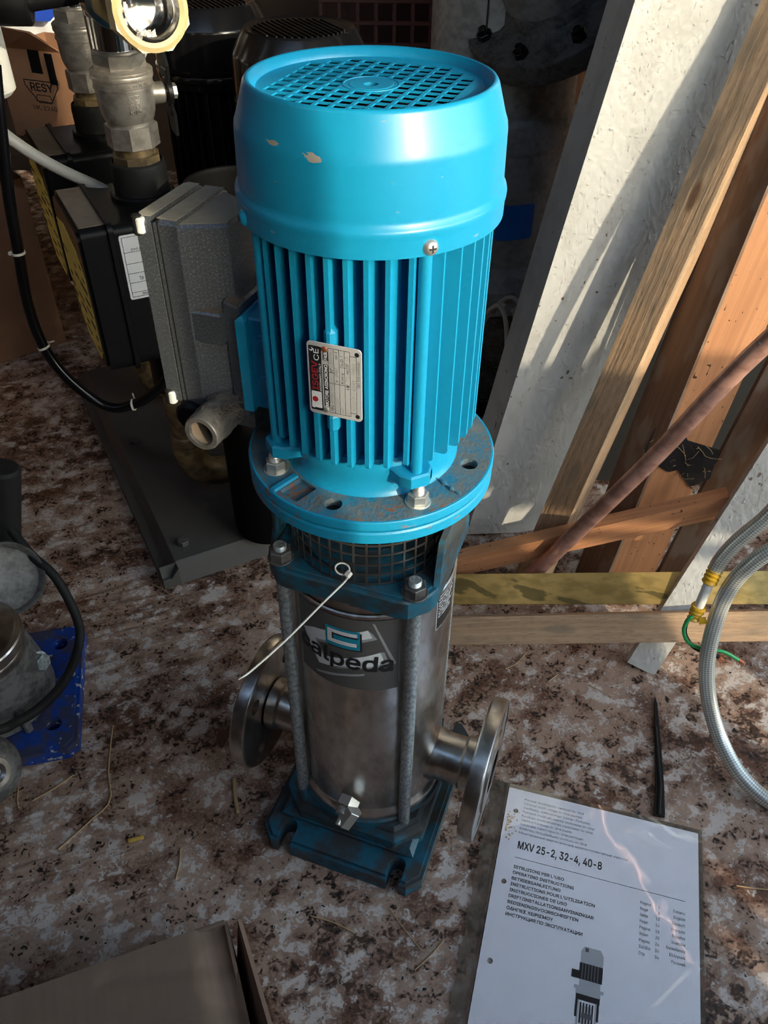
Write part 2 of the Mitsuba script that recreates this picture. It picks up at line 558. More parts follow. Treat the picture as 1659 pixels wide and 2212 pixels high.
mat('ink_mid', (0.40, 0.40, 0.42), 0.6)
mat('ink_red', (0.42, 0.02, 0.035), 0.45)
mat('ink_white', (0.74, 0.75, 0.76), 0.45)
mat('ink_cyan', (0.010, 0.24, 0.36), 0.4)
mat('foil_grey', (0.115, 0.11, 0.105), 0.42, 0.25)
mat('foil_light', (0.36, 0.37, 0.38), 0.42, 0.2)
mat('mottled_floor', floor_fn, 0.62, 0.0, 0.4, bump=floor_bump, bump_scale=0.0022)
mat('pine_wood', pine, 0.62, 0.0, 0.4, bump=pine_bump, bump_scale=0.0006)
mat('red_wood', redwood, 0.42, 0.0, 0.45)
mat('brown_board', brownboard, 0.55)
mat('panel_wood', panelwood, 0.5)
mat('white_paint', whiteboard, 0.42, 0.0, 0.5, bump=white_bump, bump_scale=0.0009)
mat('copper', copper_fn, 0.30, 0.45)
mat('brass_gold', brass_fn, 0.30, 0.6)
mat('brass_old', oldbrass, 0.5, 0.6)
mat('brass_bright', (0.78, 0.60, 0.30), 0.45, 0.45)
mat('nickel_dull', nickel, 0.36, 0.65)
mat('chrome', (0.62, 0.61, 0.60), 0.10, 1.0)
mat('cardboard', kraft, 0.85, 0.0, 0.2)
mat('cardboard_warm', kraft_warm, 0.8, 0.0, 0.25)
mat('cast_grey', casting, 0.45, 0.55)
mat('paint_royal', royal, 0.4)
mat('label_blue', (0.006, 0.13, 0.48), 0.45)
mat('label_yellow', (0.84, 0.64, 0.11), 0.5)
mat('label_white', (0.58, 0.58, 0.60), 0.45)
mat('label_black', (0.015, 0.015, 0.015), 0.3)
mat('braid', weave, 0.30, 0.55, 0.6, clearcoat=0.8, clearcoat_gloss=0.85)
mat('tape_yellow', (0.62, 0.36, 0.02), 0.35)
mat('tape_black', (0.014, 0.014, 0.016), 0.28)
mat('wire_green', (0.02, 0.34, 0.10), 0.35)
mat('wire_copper', (0.62, 0.22, 0.11), 0.35, 0.8)
mat('straw', (0.40, 0.27, 0.14), 0.7)
mat('wood_yellow', (0.46, 0.28, 0.06), 0.6)
mat('twig', (0.09, 0.055, 0.03), 0.8)
mat('paper_white', paper, 0.6, 0.0, 0.3)
mat('rope_fibre', (0.32, 0.29, 0.25), 0.85)
mat('bag_white', (0.78, 0.78, 0.80), 0.4)
mat('bag_blue', (0.02, 0.07, 0.46), 0.4)
mat('crate_red', (0.040, 0.011, 0.010), 0.5)
mat('hardboard_black', (0.012, 0.010, 0.009), 0.7)
mat('shed_dark', (0.075, 0.045, 0.028), 0.7)
mat('yard', (0.24, 0.22, 0.19), 0.9)
scene['surface_clear_film'] = {'type': 'thindielectric', 'int_ior': 1.46}
scene['surface_sleeve_plastic'] = {'type': 'blendbsdf', 'weight': proc(sleeve_dirt),
                           'a': {'type': 'thindielectric', 'int_ior': 1.46},
                           'b': {'type': 'twosided', 'nested': {'type': 'principled', 'base_color': {'type': 'rgb', 'value': [0.13, 0.105, 0.08]}, 'roughness': 0.4}}}

# ---------------------------------------------------------------- the shed
def slab(name, lo, hi, m, kind='structure'):
    key = add(name, cbox(lo, hi, 0.001), m, False)
    lab(key, kind=kind)
    return key


slab('floor', (-2.0, -0.98, -0.05), (2.1, 2.3, 0.0), 'mottled_floor')
slab('ground', (-9, -12, -0.15), (12, -0.98, -0.05), 'yard')
slab('wall_back', (-2.0, 2.2, 0.0), (2.1, 2.3, 2.4), 'shed_dark')
slab('wall_left', (-2.1, -0.98, 0.0), (-2.0, 2.3, 2.4), 'shed_dark')
slab('wall_right', (2.1, 0.45, 0.0), (2.2, 2.3, 2.4), 'shed_dark')
slab('ceiling', (-2.2, -0.92, 2.4), (2.3, 2.4, 2.48), 'shed_dark')
# the half-height front boarding behind the viewer: sunlight comes in over it and through its gaps
slab('wall_front', (-2.1, -1.0, 0.0), (0.2, -0.96, 2.0), 'shed_dark')
FRONT = [
    (0.20, 1.00, 0.00, 0.34), (0.20, 1.00, 0.34, 0.885), (1.00, 2.20, 0.00, 0.335), (1.045, 1.072, 0.335, 0.42), (1.00, 1.045, 0.385, 0.42),
    (1.116, 2.20, 0.335, 0.42), (1.00, 1.315, 0.42, 0.700), (1.455, 2.20, 0.42, 1.02), (1.00, 1.22, 0.70, 0.955), (1.22, 1.455, 0.775, 0.99),
    (1.22, 1.455, 0.735, 0.748), (0.20, 0.92, 1.258, 1.352), (0.645, 0.672, 0.885, 1.258), (0.925, 1.005, 1.37, 2.40), (0.20, 0.74, 1.352, 2.40),
]
for x0, x1, z0, z1 in FRONT:
    key = add('wall_front__plank', cbox((x0, -1.0, z0), (x1, -0.97, z1), 0.001), 'shed_dark', False)

# ---------------------------------------------------------------- the vertical multistage pump (built upright, front = -y, then turned)
VP = thing('vertical_pump', 'tall blue and stainless vertical pump with finned motor standing in the middle of the floor', 'pump')
TURN = rotz(-19.41)


def vp(part, mesh, m, smooth=35, **kw):
    return add(f'{VP}__{part}', tf(mesh, TURN), m, smooth, **kw)


def on_cyl(flat, R, a0=-90.0, z0=0.0):
    """Bends a flat mesh (x along the arc, y up, z outwards) onto a cylinder of radius R, centred on angle a0."""
    v = flat.vertices
    a = math.radians(a0) + v[:, 0] / R
    r = R + v[:, 2]
    m = flat.copy()
    m.vertices = np.stack([r * np.cos(a), r * np.sin(a), z0 + v[:, 1]], 1)
    return m


def finely(flat, step=0.004):
    v, f = trimesh.remesh.subdivide_to_size(flat.vertices, flat.faces, step)
    return trimesh.Trimesh(v, f)


# base casting: sloping plate with open bolt slots, raised square for the rods
outline = sbox(-0.096, -0.113, 0.096, 0.113)
corner = Polygon([(-.096, -.098), (-.082, -.113), (.082, -.113), (.096, -.098), (.096, .098), (.082, .113), (-.082, .113), (-.096, .098)])
slots = unary_union([sbox(sx * .066 - .0078, sy * .094 if sy > 0 else -.13, sx * .066 + .0078, .13 if sy > 0 else -.094).union(Point(sx * .066, sy * .094).buffer(.0078)) for sx in (-1, 1) for sy in (-1, 1)])
low = corner.difference(slots)
mid = corner.buffer(-.004, join_style=2).difference(slots.buffer(.0012))
raised = Polygon([(-.077, -.055), (-.055, -.077), (.055, -.077), (.077, -.055), (.077, .055), (.055, .077), (-.055, .077), (-.077, .055)])
base = [ext(low, .022), ext(mid, .0045, .022), bext(corner.buffer(-.016, join_style=2).intersection(sbox(-.1, -.084, .1, .084)), .014, .006, .026), bext(raised.buffer(.006), .050, .010, .010), bext(raised, .012, .004, .054)]
base.append(mov(lathe([(0, .055), (.084, .055), (.084, .068), (.080, .071), (0, .071)], 72)))
vp('base', cat(base), 'paint_blue_grimy', 30)

# stainless jacket
vp('jacket', lathe([(0, .066), (.081, .066), (.0815, .074), (.081, .080), (.0782, .083), (.0775, .088), (.0775, .392), (.0768, .396), (.0760, .398), (.0760, .412), (0, .412)], 128), 'stainless', 40)
vp('jacket__band', cat([lathe([(.0772, .3965), (.0785, .3975), (.0785, .4005), (.0772, .4015)], 96)]), 'stainless', 40)

# rods, nuts
for k in range(4):
    a = math.radians(45 + 90 * k)
    x, y = .086 * math.cos(a), .086 * math.sin(a)
    vp('tie_rod', cyl((x, y, .060), (x, y, .412), .0064, 24), 'zinc_plate')
    nut = vp('bolt_nut', cat([hexnut((x, y, .4315), (0, 0, 1), .0175, .0095, 20 + 50 * k), cyl((x, y, .4298), (x, y, .4316), .0115, 28, .0004)]), 'cast_grey', 25)
    pitch = [(0.0, 0)] + [(.0058 if i % 2 else .0052, i * .0006) for i in range(14)] + [(.0050, .0087), (0.0, .0087)]
    add(f'{nut}__bolt_end', tf(mov(lathe(pitch, 20), x, y, .4375), TURN), 'zinc_plate')

# top bracket (lantern): square plate with cut corners, two side walls, round flange
plate = Polygon([(-.0775, -.050), (-.0735, -.0595), (-.0595, -.0735), (-.050, -.0755), (.050, -.0755), (.0595, -.0735), (.0735, -.0595), (.0775, -.050), (.0775, .050), (.0735, .0595), (.0595, .0735), (.050, .0755), (-.050, .0755), (-.0595, .0735), (-.0735, .0595), (-.0775, .050)])
vp('bracket', cat([bext(plate, .021, .0016, .409), bext(plate.buffer(-.0045), .0018, .0012, .4295)]), 'paint_blue_grimy', 25)
for s in (-1, 1):
    side = Polygon([(s * .0715, -.034), (s * .0770, -.030), (s * .0770, .030), (s * .0715, .034)])
    flare = []
    for z, k, w in ((.4285, 1.0, .050), (.445, .985, .044), (.475, 1.0, .042), (.498, 1.07, .046), (.508, 1.10, .050)):
        flare.append(np.array([(s * .0735 * k, -w, z), (s * .0780 * k, -w * .92, z), (s * .0780 * k, w * .92, z), (s * .0735 * k, w, z)]))
    V = np.vstack(flare)
    F = []
    for i in range(len(flare) - 1):
        for j in range(4):
            A, B, Cc, D = i * 4 + j, i * 4 + (j + 1) % 4, (i + 1) * 4 + (j + 1) % 4, (i + 1) * 4 + j
            F += [(A, B, Cc), (A, Cc, D)]
    F += [(0, 2, 1), (0, 3, 2), (16, 17, 18), (16, 18, 19)]
    wall = trimesh.Trimesh(V, F, process=False)
    wall.fix_normals()
    vp('bracket__side_wall', wall, 'paint_blue_grimy', 40)
vp('bracket__flange', lathe([(.045, .505), (.0985, .505), (.1000, .5065), (.1000, .5150), (.0990, .5165), (.0965, .5172), (.045, .5172), (.045, .505)], 128), 'paint_blue_rim', 30)
vp('bracket__seal_housing', lathe([(0, .428), (.062, .428), (.061, .436), (.044, .440), (.040, .443), (0, .443)], 64), 'paint_blue_grimy', 35)
vp('shaft_coupling', cat([cyl((0, 0, .443), (0, 0, .52), .013, 32), cyl((0, 0, .450), (0, 0, .506), .034, 32, .002)] + [cyl((.020 * c, -.030, .481 + dz), (.020 * c, .030, .481 + dz), .0035, 12) for c in (-1, 1) for dz in (-.011, .011)]), 'black_motor')

# perforated guard round the lantern, front and back
R, pz, pa = .0705, .0107, 8.55
for a_mid, name in ((-90, 'guard'), (90, 'guard')):
    bars = []
    n = 18
    a0 = a_mid - n / 2 * pa
    zs = [.4335 + i * pz for i in range(7)] + [.5035]
    for z in zs:
        bars.append(lathe([(R - .0004, z - .0010), (R + .0003, z - .0010), (R + .0003, z + .0010), (R - .0004, z + .0010), (R - .0004, z - .0010)], 48, a0, a0 + n * pa))
    for i in range(n + 1):
        a = math.radians(a0 + i * pa)
        b = cbox((-.00042, -.0010, .4330), (.00042, .0010, .5040), .0002)
        bars.append(mov(tf(b, rotz(math.degrees(a))), R * math.cos(a), R * math.sin(a)))
    vp(name, cat(bars), 'steel_wire', 25)

# pump ports with round loose flanges
for s in (-1, 1):
    zc = .117
    pipe = lathe([(.024, .066), (.030, .068), (.030, .080), (.0275, .083), (.0275, .108), (.0285, .109), (.0305, .111), (.0305, .122), (.024, .124)], 48)
    M = axis_frame((0, 0, zc), (s, 0, 0))
    port = vp('port', tf(pipe, M), 'stainless', 40)
    ring = Point(0, 0).buffer(.0770, 64)
    holes = unary_union([Point(.056 * math.cos(a), .056 * math.sin(a)).buffer(.0090, 14) for a in np.radians([45, 135, 225, 315])])
    disc = [ext(ring.difference(holes).difference(Point(0, 0).buffer(.024, 24)), .0165, .1238)]
    disc.append(lathe([(.0760, .1236), (.0782, .1246), (.0792, .1268), (.0792, .1382), (.0782, .1402), (.0760, .1410)], 96))
    disc.append(lathe([(.024, .1400), (.046, .1400), (.046, .1425), (.024, .1425)], 64))
    add(f'{port}__flange', tf(tf(cat(disc), M), TURN), 'stainless', 40)

# drain plug at the foot of the jacket: nut, cap and pin
q0 = np.array([.004, -.0775, .104])
dv = unit((-.10, -1, -.30))
vp('drain_plug', cat([hexnut(q0, dv, .022, .011, 10), cyl(q0 + dv * .011, q0 + dv * .020, .0085, 24, .001), hexnut(q0 + dv * .014 + np.array([.012, 0, .008]), unit((-.5, -.6, -1)), .016, .022, 0), cyl(q0 + dv * .018, q0 + dv * .031, .0032, 16, .0006)]), 'zinc_bright', 25)

# brand sticker on the jacket: grey foil, white strokes, square emblem and lettering
sheet = finely(ext(sbox(-.0487, .2990, .0527, .3950), .00012), .006)
st = vp('brand_sticker', on_cyl(sheet, .0776), 'foil_grey', True)


def printed(polys, lift, m, part='print'):
    s = cat([finely(ext(Polygon([(math.radians(a) * .0777, z) for a, z in p]) if not isinstance(p, Polygon) else p, .00012, lift), .006) for p in polys])
    return add(f'{st}__{part}', tf(on_cyl(s, .0777), TURN), m, False)


printed([[(-8.7, .3215), (7, .3290), (24, .3320), (31.8, .3360), (29.4, .3388), (22.5, .3346), (7.1, .3316)], [(18.1, .3834), (21.1, .3787), (24.2, .3712), (13.8, .3665), (13.2, .37), (21.1, .3734)], [(21.0, .3923), (22.8, .3908), (37.2, .3353), (35.1, .3337)], [(-21.9, .307), (-9, .314), (3.2, .3196), (16.2, .3237), (15.3, .3204), (2.7, .3161), (-10.2, .3098), (-20.3, .3052)], [(-20.7, .3525), (-17.5, .3431), (-14.0, .3351), (-12.2, .3345), (-18.0, .3505), (-10.5, .3545), (-11.4, .3571)], [(26.1, .3533), (29.0, .353), (32.3, .3365), (29.4, .3388)]], .00022, 'foil_light')
printed([[(-31.5, .3571), (-20.7, .3665), (-11.2, .3711), (-3.3, .3738), (13, .3806), (18.1, .3834), (21.1, .3734), (13.3, .37), (-11.4, .3571), (-20.7, .3525), (-17.5, .3431), (-14, .3351), (-6.2, .3375), (13.6, .3469), (26.1, .3533), (29.4, .3388), (22.5, .3346), (7.1, .3316), (-8.7, .3241), (-17.8, .3202), (-25.3, .3384)]], .00034, 'ink_white')
printed([[(-9.4, .3790), (14.3, .3780), (14.2, .3538), (-9.4, .3540)]], .00046, 'ink_black')
printed([[(-10.9, .3807), (13.1, .3798), (13.0, .3554), (-10.9, .3556)]], .00058, 'ink_cyan', 'emblem')
printed([[(-8.0, .3722), (-6.0, .3735), (11.9, .3729), (11.8, .3703), (-5.0, .3712), (-5.0, .3636), (11.6, .3630), (11.5, .3598), (-6.9, .3604)]], .00070, 'ink_black', 'emblem')
printed([[(-9.1, .3777), (11.2, .377), (11.4, .3726), (-6.1, .3733), (-6.1, .3649), (10.9, .3643), (11.1, .3599), (-9.5, .3604)]], .00082, 'ink_white', 'emblem')
word = text('calpeda', .0200, .0955, .00012, True)
word.apply_transform(trimesh.transformations.rotation_matrix(math.radians(-3.6), [0, 0, 1]))
word = mov(word, -.0480, .3330, .00095)
add(f'{st}__lettering', tf(on_cyl(finely(word, .006), .0777), TURN), 'ink_black', False)

# warning label on the right of the jacket
wl = vp('warning_label', on_cyl(finely(mov(ext(sbox(0, .3525, .033, .3945), .00015), 0), .005), .0777, -21.0), 'label_white', True)
add(f'{wl}__print', tf(on_cyl(finely(ext(sbox(.0008, .3533, .0322, .3937), .0001, .0002), .005), .0777, -21.0), TURN), 'label_black', True)
lines = [mov(text('CALPEDA S.p.A.', .0032, .027), .002, .3898, .0004)]
for i, w in enumerate((.026, .024, .021, .027, .019, .023)):
    lines.append(mov(text('Made in Italy n 2250 min IP55 Q H'[i * 2:i * 2 + 20], .0022, w), .002, .3862 - .0036 * i, .0004))
add(f'{wl}__lettering', tf(on_cyl(cat(lines), .0777, -21.0), TURN), 'ink_white', False)

# motor: core, fins in four parallel groups, corner rods, end shield, flange
mh = vp('motor_housing', cat([lathe([(0, .545), (.0585, .545), (.0585, .735), (0, .735)], 96)]), 'paint_blue_plain')


def fin(profile, at, turn, t=.0033):
    m = ext(Polygon(profile), t, -t / 2)
    m = tf(m, np.array([[1, 0, 0, 0], [0, 0, -1, 0], [0, 1, 0, 0], [0, 0, 0, 1.0]]))      # radial x, height z, thickness y
    return tf(mov(m, 0, at, 0), rotz(turn))


def fin_profile(r0, r1, z0, z1, c=.0065):
    a = np.linspace(0, np.pi / 2, 5)
    top = [(r1 - c + c * math.cos(t), z1 - c + c * math.sin(t)) for t in a]
    bot = [(r1 - c * .5 + c * .5 * math.sin(t), z0 + c * .5 - c * .5 * math.cos(t)) for t in a]
    return [(r0, z0)] + bot + top + [(r0, z1)]


for turn, RR in ((-90, .0800), (0, .0822), (90, .0800), (180, .0800)):
    for i in range(-4, 5):
        at = i * .01225 + .0005
        tip = math.sqrt(RR ** 2 - at ** 2)
        if turn == 180 and abs(i) < 4:
            continue
        if turn == -90 and i in (0,):
            tip += .0002
        add(f'{mh}__fin', tf(fin(fin_profile(.050, tip, .5605, .728), at, turn), TURN), 'paint_blue_plain', 30)
for k in range(4):
    a = math.radians(45 + 90 * k)
    x, y = .0795 * math.cos(a), .0795 * math.sin(a)
    vp('motor_rod', cyl((x, y, .553), (x, y, .722), .0042, 20), 'paint_blue_plain')
    web = cbox((.045, -.0028, .5560), (.0795, .0028, .728), .0005)
    add(f'{mh}__corner_web', tf(tf(web, rotz(45 + 90 * k)), TURN), 'paint_blue_plain')
# bosses behind the name plate on the middle fin
for z in (.663, .598):
    vp('motor_housing__boss', cat([cbox((.0008 - .0042, -.0815, z - .008), (.0008 + .0042, -.070, z + .008), .003)]), 'paint_blue_plain', 30)
shield = lathe([(.050, .560), (.0670, .560), (.0690, .557), (.0690, .548), (.0668, .541), (.0665, .533), (.0690, .5285), (.0705, .5265), (.050, .5265)], 128)
ears = []
for k in range(4):
    a = 45 + 90 * k
    e = bext(Polygon([(.052, -.019), (.079, -.0135), (.0865, -.0075), (.0865, .0075), (.079, .0135), (.052, .019)]), .0115, .0015, .5425)
    ears.append(tf(e, rotz(a)))
mf = vp('motor_flange', cat([shield] + ears), 'paint_blue_plain', 35)
# the flange itself: holes, one radial drain channel, one casting ridge
HOLE = [45 * k + .3 for k in range(8)]
holes = unary_union([Point(.083 * math.cos(math.radians(a)), .083 * math.sin(math.radians(a))).buffer(.0068, 14) for a in HOLE if a % 90 < 20])
ang = -112.0
slot = affinity.rotate(sbox(.0740, -.0075, .0915, .0075).buffer(.002), ang, origin=(0, 0))
ring = Point(0, 0).buffer(.0992, 96).difference(Point(0, 0).buffer(.05, 48))
face = [ext(ring.difference(holes).difference(slot), .0016, .5252), ext(ring.difference(holes).difference(slot.buffer(.0)), .0030, .5223)]
face.append(ext(ring.difference(holes), .0025, .5200))
add(f'{mf}__face', tf(cat(face), TURN), 'paint_blue_dusty', 30)
add(f'{mf}__rim', tf(lathe([(.0980, .5190), (.0992, .5186), (.1003, .5196), (.1003, .5258), (.0994, .52695), (.0980, .52695)], 128), TURN), 'paint_blue_rim', 40)
pads = [tf(cbox((.0715, -.0165, .5262), (.0980, -.0098, .5292), .0014), rotz(ang))]
add(f'{mf}__pad', tf(cat(pads), TURN), 'paint_blue_plain', 30)
ridge = tube(spline([(.064, 0, .5262), (.072, .0015, .5276), (.082, .0005, .5270), (.088, -.001, .5282), (.095, 0, .5264)], 24), np.array([.0012 + .0008 * math.sin(i * .9) for i in range(24)]), 8)
add(f'{mf}__ridge', tf(tf(ridge, rotz(-24)), TURN), 'paint_blue_dusty', 40)
for a in (-134.6, -44.6, 45.4, 135.4):
    x, y = .083 * math.cos(math.radians(a)), .083 * math.sin(math.radians(a))
    nut = vp('flange_nut', cat([hexnut((x, y, .5275), (0, 0, 1), .0140, .0085, a + 14), cyl((x, y, .5266), (x, y, .5278), .0100, 24, .0003)]), 'zinc_bright', 25)
    prof = [(0.0, 0)] + [(.0049 if i % 2 else .0044, i * .0005) for i in range(12)] + [(.0044, .0062), (.0036, .0080), (.0018, .0092), (0.0, .0095)]
    add(f'{nut}__bolt_end', tf(mov(lathe(prof, 20), x, y, .5345), TURN), 'zinc_bright', 40)
vp('motor_flange__gap_ring', lathe([(.05, .5165), (.0955, .5165), (.0955, .5200), (.05, .5200)], 96), 'black_rubber')

# fan cowl
cowl = lathe([(.0700, .7962), (.0715, .7985), (.0735, .8012), (.0750, .8018), (.0765, .8012), (.0778, .7995), (.0832, .7820), (.0847, .7785), (.0853, .7745), (.0860, .7440), (.0864, .7412), (.0880, .7395), (.0886, .7375), (.0884, .7345), (.0878, .7320), (.0876, .7225), (.0868, .7222), (.0866, .7330), (.0850, .7420), (.0842, .7740), (.0775, .7975), (.0735, .7995), (.0700, .7942), (.0700, .7962)], 160)
fc = vp('fan_cowl', cowl, 'paint_blue', 50)
# grille plate punched with square holes in a square grid, left solid in the middle
pitch, half = .01035, .00415
hl = []
for i in range(-6, 7):
    for j in range(-6, 7):
        if max(abs(i), abs(j)) <= 1 or math.hypot(i, j) * pitch > .0605:
            continue
        hl.append(sbox(i * pitch - half, j * pitch - half, i * pitch + half, j * pitch + half))
disc = Point(0, 0).buffer(.0716, 64).difference(unary_union(hl)).difference(Point(0, 0).buffer(.0045, 16))
grille = cat([ext(disc, .0011, .7949), lathe([(.0045, .7940), (.0045, .7960), (.0135, .7963), (.0142, .7957)], 48)])
add(f'{fc}__grille', tf(grille, TURN), 'paint_blue_plain', 30)
add(f'{fc}__hub_ring', tf(lathe([(.0165, .7958), (.0168, .7964), (.0176, .7964), (.0179, .7958)], 64), TURN), 'paint_blue_plain', 60)
# fan inside
blades = [tf(cbox((.018, -.0012, .752), (.072, .0012, .782), .0005), rotz(30 * k)) for k in range(12)]
vp('fan', cat([lathe([(0, .748), (.074, .748), (.074, .752), (.020, .754), (.020, .790), (0, .790)], 64)] + blades), 'black_plastic')
for a in (-135.0, -45.9, 44.0, 135.0):
    d = np.array([math.cos(math.radians(a)), math.sin(math.radians(a)), 0])
    o = d * .0876 + np.array([0, 0, .7275])
    head = lathe([(0, .0034), (.0026, .0031), (.0043, .0020), (.0050, .0004), (.0052, 0), (0, 0)][::-1], 28)
    bright = a > -100
    s = add(f'{fc}__screw', tf(tf(head, axis_frame(o, d)), TURN), 'zinc_bright' if bright else 'paint_blue_plain', 40)
    add(f'{fc}__screw_slot', tf(tf(cat([cbox((-.0024, -.0005, .0024), (.0024, .0005, .00345), .0001), cbox((-.0005, -.0024, .0024), (.0005, .0024, .00345), .0001)]), axis_frame(o, d)), TURN), 'ink_black', 20)

# terminal box on the left, on its blue pad
pad = Polygon([(-.0905, -.036), (-.0905, .036), (-.055, .036), (-.055, -.036)])
vp('terminal_pad', cat([bext(sbox(-.0860, -.0330, -.050, .0330), .078, .0015, .5620), bext(sbox(-.0915, -.0392, -.0835, .0392), .083, .003, .5590)]), 'paint_blue_plain', 25)
for z in (.620, .585):
    vp('terminal_pad__knockout', cat([cyl((-.0730, -.0325, z), (-.0730, -.0350, z), .0085, 28, .0006), cyl((-.0730, -.0325, z), (-.0730, -.0358, z), .0050, 24, .0005)]), 'paint_blue_plain', 30)


def prism_yz(plan, z0, z1, b=.0022):
    return bext(Polygon(plan), z1 - z0, b, z0)


tbx = vp('terminal_box', cat([
    prism_yz([(-.1365, -.036), (-.1300, -.0362), (-.1050, -.0215), (-.0990, -.0205), (-.0990, .0205), (-.1050, .0215), (-.1300, .0362), (-.1365, .036)], .5560, .7025),
    prism_yz([(-.1485, -.0372), (-.1300, -.0372), (-.1300, .0372), (-.1485, .0372)], .5530, .7050, .0030),
    prism_yz([(-.1340, -.0360), (-.1060, -.0350), (-.1060, .0350), (-.1340, .0360)], .6120, .6390, .002),
    prism_yz([(-.1060, -.0285), (-.0912, -.0345), (-.0912, .0345), (-.1060, .0285)], .5480, .6480, .002),
    prism_yz([(-.1150, -.0230), (-.0930, -.0230), (-.0930, .0230), (-.1150, .0230)], .5300, .5700, .004),
]), 'flake_grey', 25)
lid = add(f'{tbx}__lid', tf(cat([prism_yz([(-.1660, -.0330), (-.1625, -.0378), (-.1500, -.0378), (-.1500, .0378), (-.1625, .0378), (-.1660, .0330)], .5525, .7055, .0035)]), TURN), 'flake_grey', 25)
add(f'{tbx}__gasket', tf(cat([prism_yz([(-.1502, -.0366), (-.1484, -.0366), (-.1484, .0366), (-.1502, .0366)], .5540, .7042, .001), prism_yz([(-.1452, -.0377), (-.1444, -.0377), (-.1444, .0377), (-.1452, .0377)], .5528, .7052, .0002)]), TURN), 'black_rubber', 25)
add(f'{tbx}__dust_ledge', tf(cat([bext(Polygon([(-.1330, -.0352), (-.1075, -.0340), (-.1068, -.0240), (-.1270, -.0335)]), .0006, .0002, .6390), bext(Polygon([(-.1045, -.0285), (-.0920, -.0335), (-.0920, -.020), (-.1045, -.018)]), .0006, .0002, .6480)]), TURN), 'dust', 25)
add(f'{tbx}__dust_layer', tf(bext(Polygon([(-.1465, -.0345), (-.1310, -.0350), (-.1310, .0350), (-.1465, .0345)]), .0005, .0002, .7050), TURN), 'dust_pale', 25)
add(f'{tbx}__dust_layer', tf(bext(Polygon([(-.1300, -.0335), (-.1055, -.0198), (-.1000, -.0190), (-.1000, .0190), (-.1055, .0198), (-.1300, .0335)]), .0005, .0002, .7024), TURN), 'dust_pale', 25)
add(f'{lid}__dust_layer', tf(bext(Polygon([(-.1632, -.0305), (-.1605, -.0345), (-.1515, -.0345), (-.1515, .0345), (-.1605, .0345), (-.1632, .0305)]), .0005, .0002, .7055), TURN), 'dust_pale', 25)
for z in (.700, .558):
    add(f'{lid}__screw', tf(cyl((-.1585, -.0372, z - .006), (-.1585, -.0372, z + .0055), .0036, 18, .001), TURN), 'white_plastic', 40)
    vp('terminal_box__screw_pocket', cyl((-.1612, -.0370, z - .0075), (-.1612, -.0370, z + .0068), .0037, 18, .001), 'black_rubber', 40)
g0, gd = np.array([-.1120, -.030, .5540]), unit((-.03, -1.0, .03))
gl = cat([tf(lathe([(.0098, .040), (.0105, .0425), (.0140, .0425), (.0150, .041), (.0150, .028), (.0158, .027), (.0158, .020), (.0150, .019), (.0150, 0), (.0098, 0), (.0098, .040)], 48), axis_frame(g0, gd))])
cg = add(f'{tbx}__cable_gland', tf(gl, TURN), 'cast_grey', 40)
add(f'{tbx}__gland_thread', tf(tf(cat([lathe([(.0099, .040 - i * .0018), (.0088, .0391 - i * .0018), (.0099, .0382 - i * .0018)], 40) for i in range(9)] + [lathe([(0, .018), (.0099, .018), (.0099, .016), (0, .016)], 32)]), axis_frame(g0, gd)), TURN), 'dust', 40)
add(f'{tbx}__plug', tf(cyl((-.1420, -.010, .5440), (-.1420, -.0440, .5440), .0135, 32, .003), TURN), 'black_plastic', 40)
fluff = []
for k in range(46):
    s = g0 + gd * RNG.uniform(.004, .030) + np.array([RNG.uniform(-.006, .014), 0, .0150 + RNG.uniform(-.002, .0015)])
    e = s + np.array([RNG.uniform(-.004, .020), RNG.uniform(-.008, .006), RNG.uniform(-.006, .0015)])
    m_ = (s + e) / 2 + RNG.uniform(-.002, .003, 3)
    fluff.append(tube(spline([s, m_, e], 5), .00018, 4))
k = add(f'{tbx}__cobweb', tf(cat(fluff), TURN), 'dust', True)
lab(k, kind='stuff')

# name plate: aluminium, printed bands, stamped figures; reads upwards
NPW, NPH = .0555, .0385            # along z, across x
Mnp = frame((.0245 - .0385, -.0822, .6065), (0, 0, 1), (-1, 0, 0), (0, -1, 0))
Mnp[:3, 3] = (.0245, -.0822, .6065)   # lower right corner as seen; text x = up, text y = towards the left
npl = vp('name_plate', tf(bext(sbox(.0, .0, NPW, NPH).buffer(-.003).buffer(.003), .0010, .0002), Mnp), 'plate_alu', 25)


def np_add(mesh, m, part):
    return add(f'{npl}__{part}', tf(tf(mesh, Mnp), TURN), m, False)


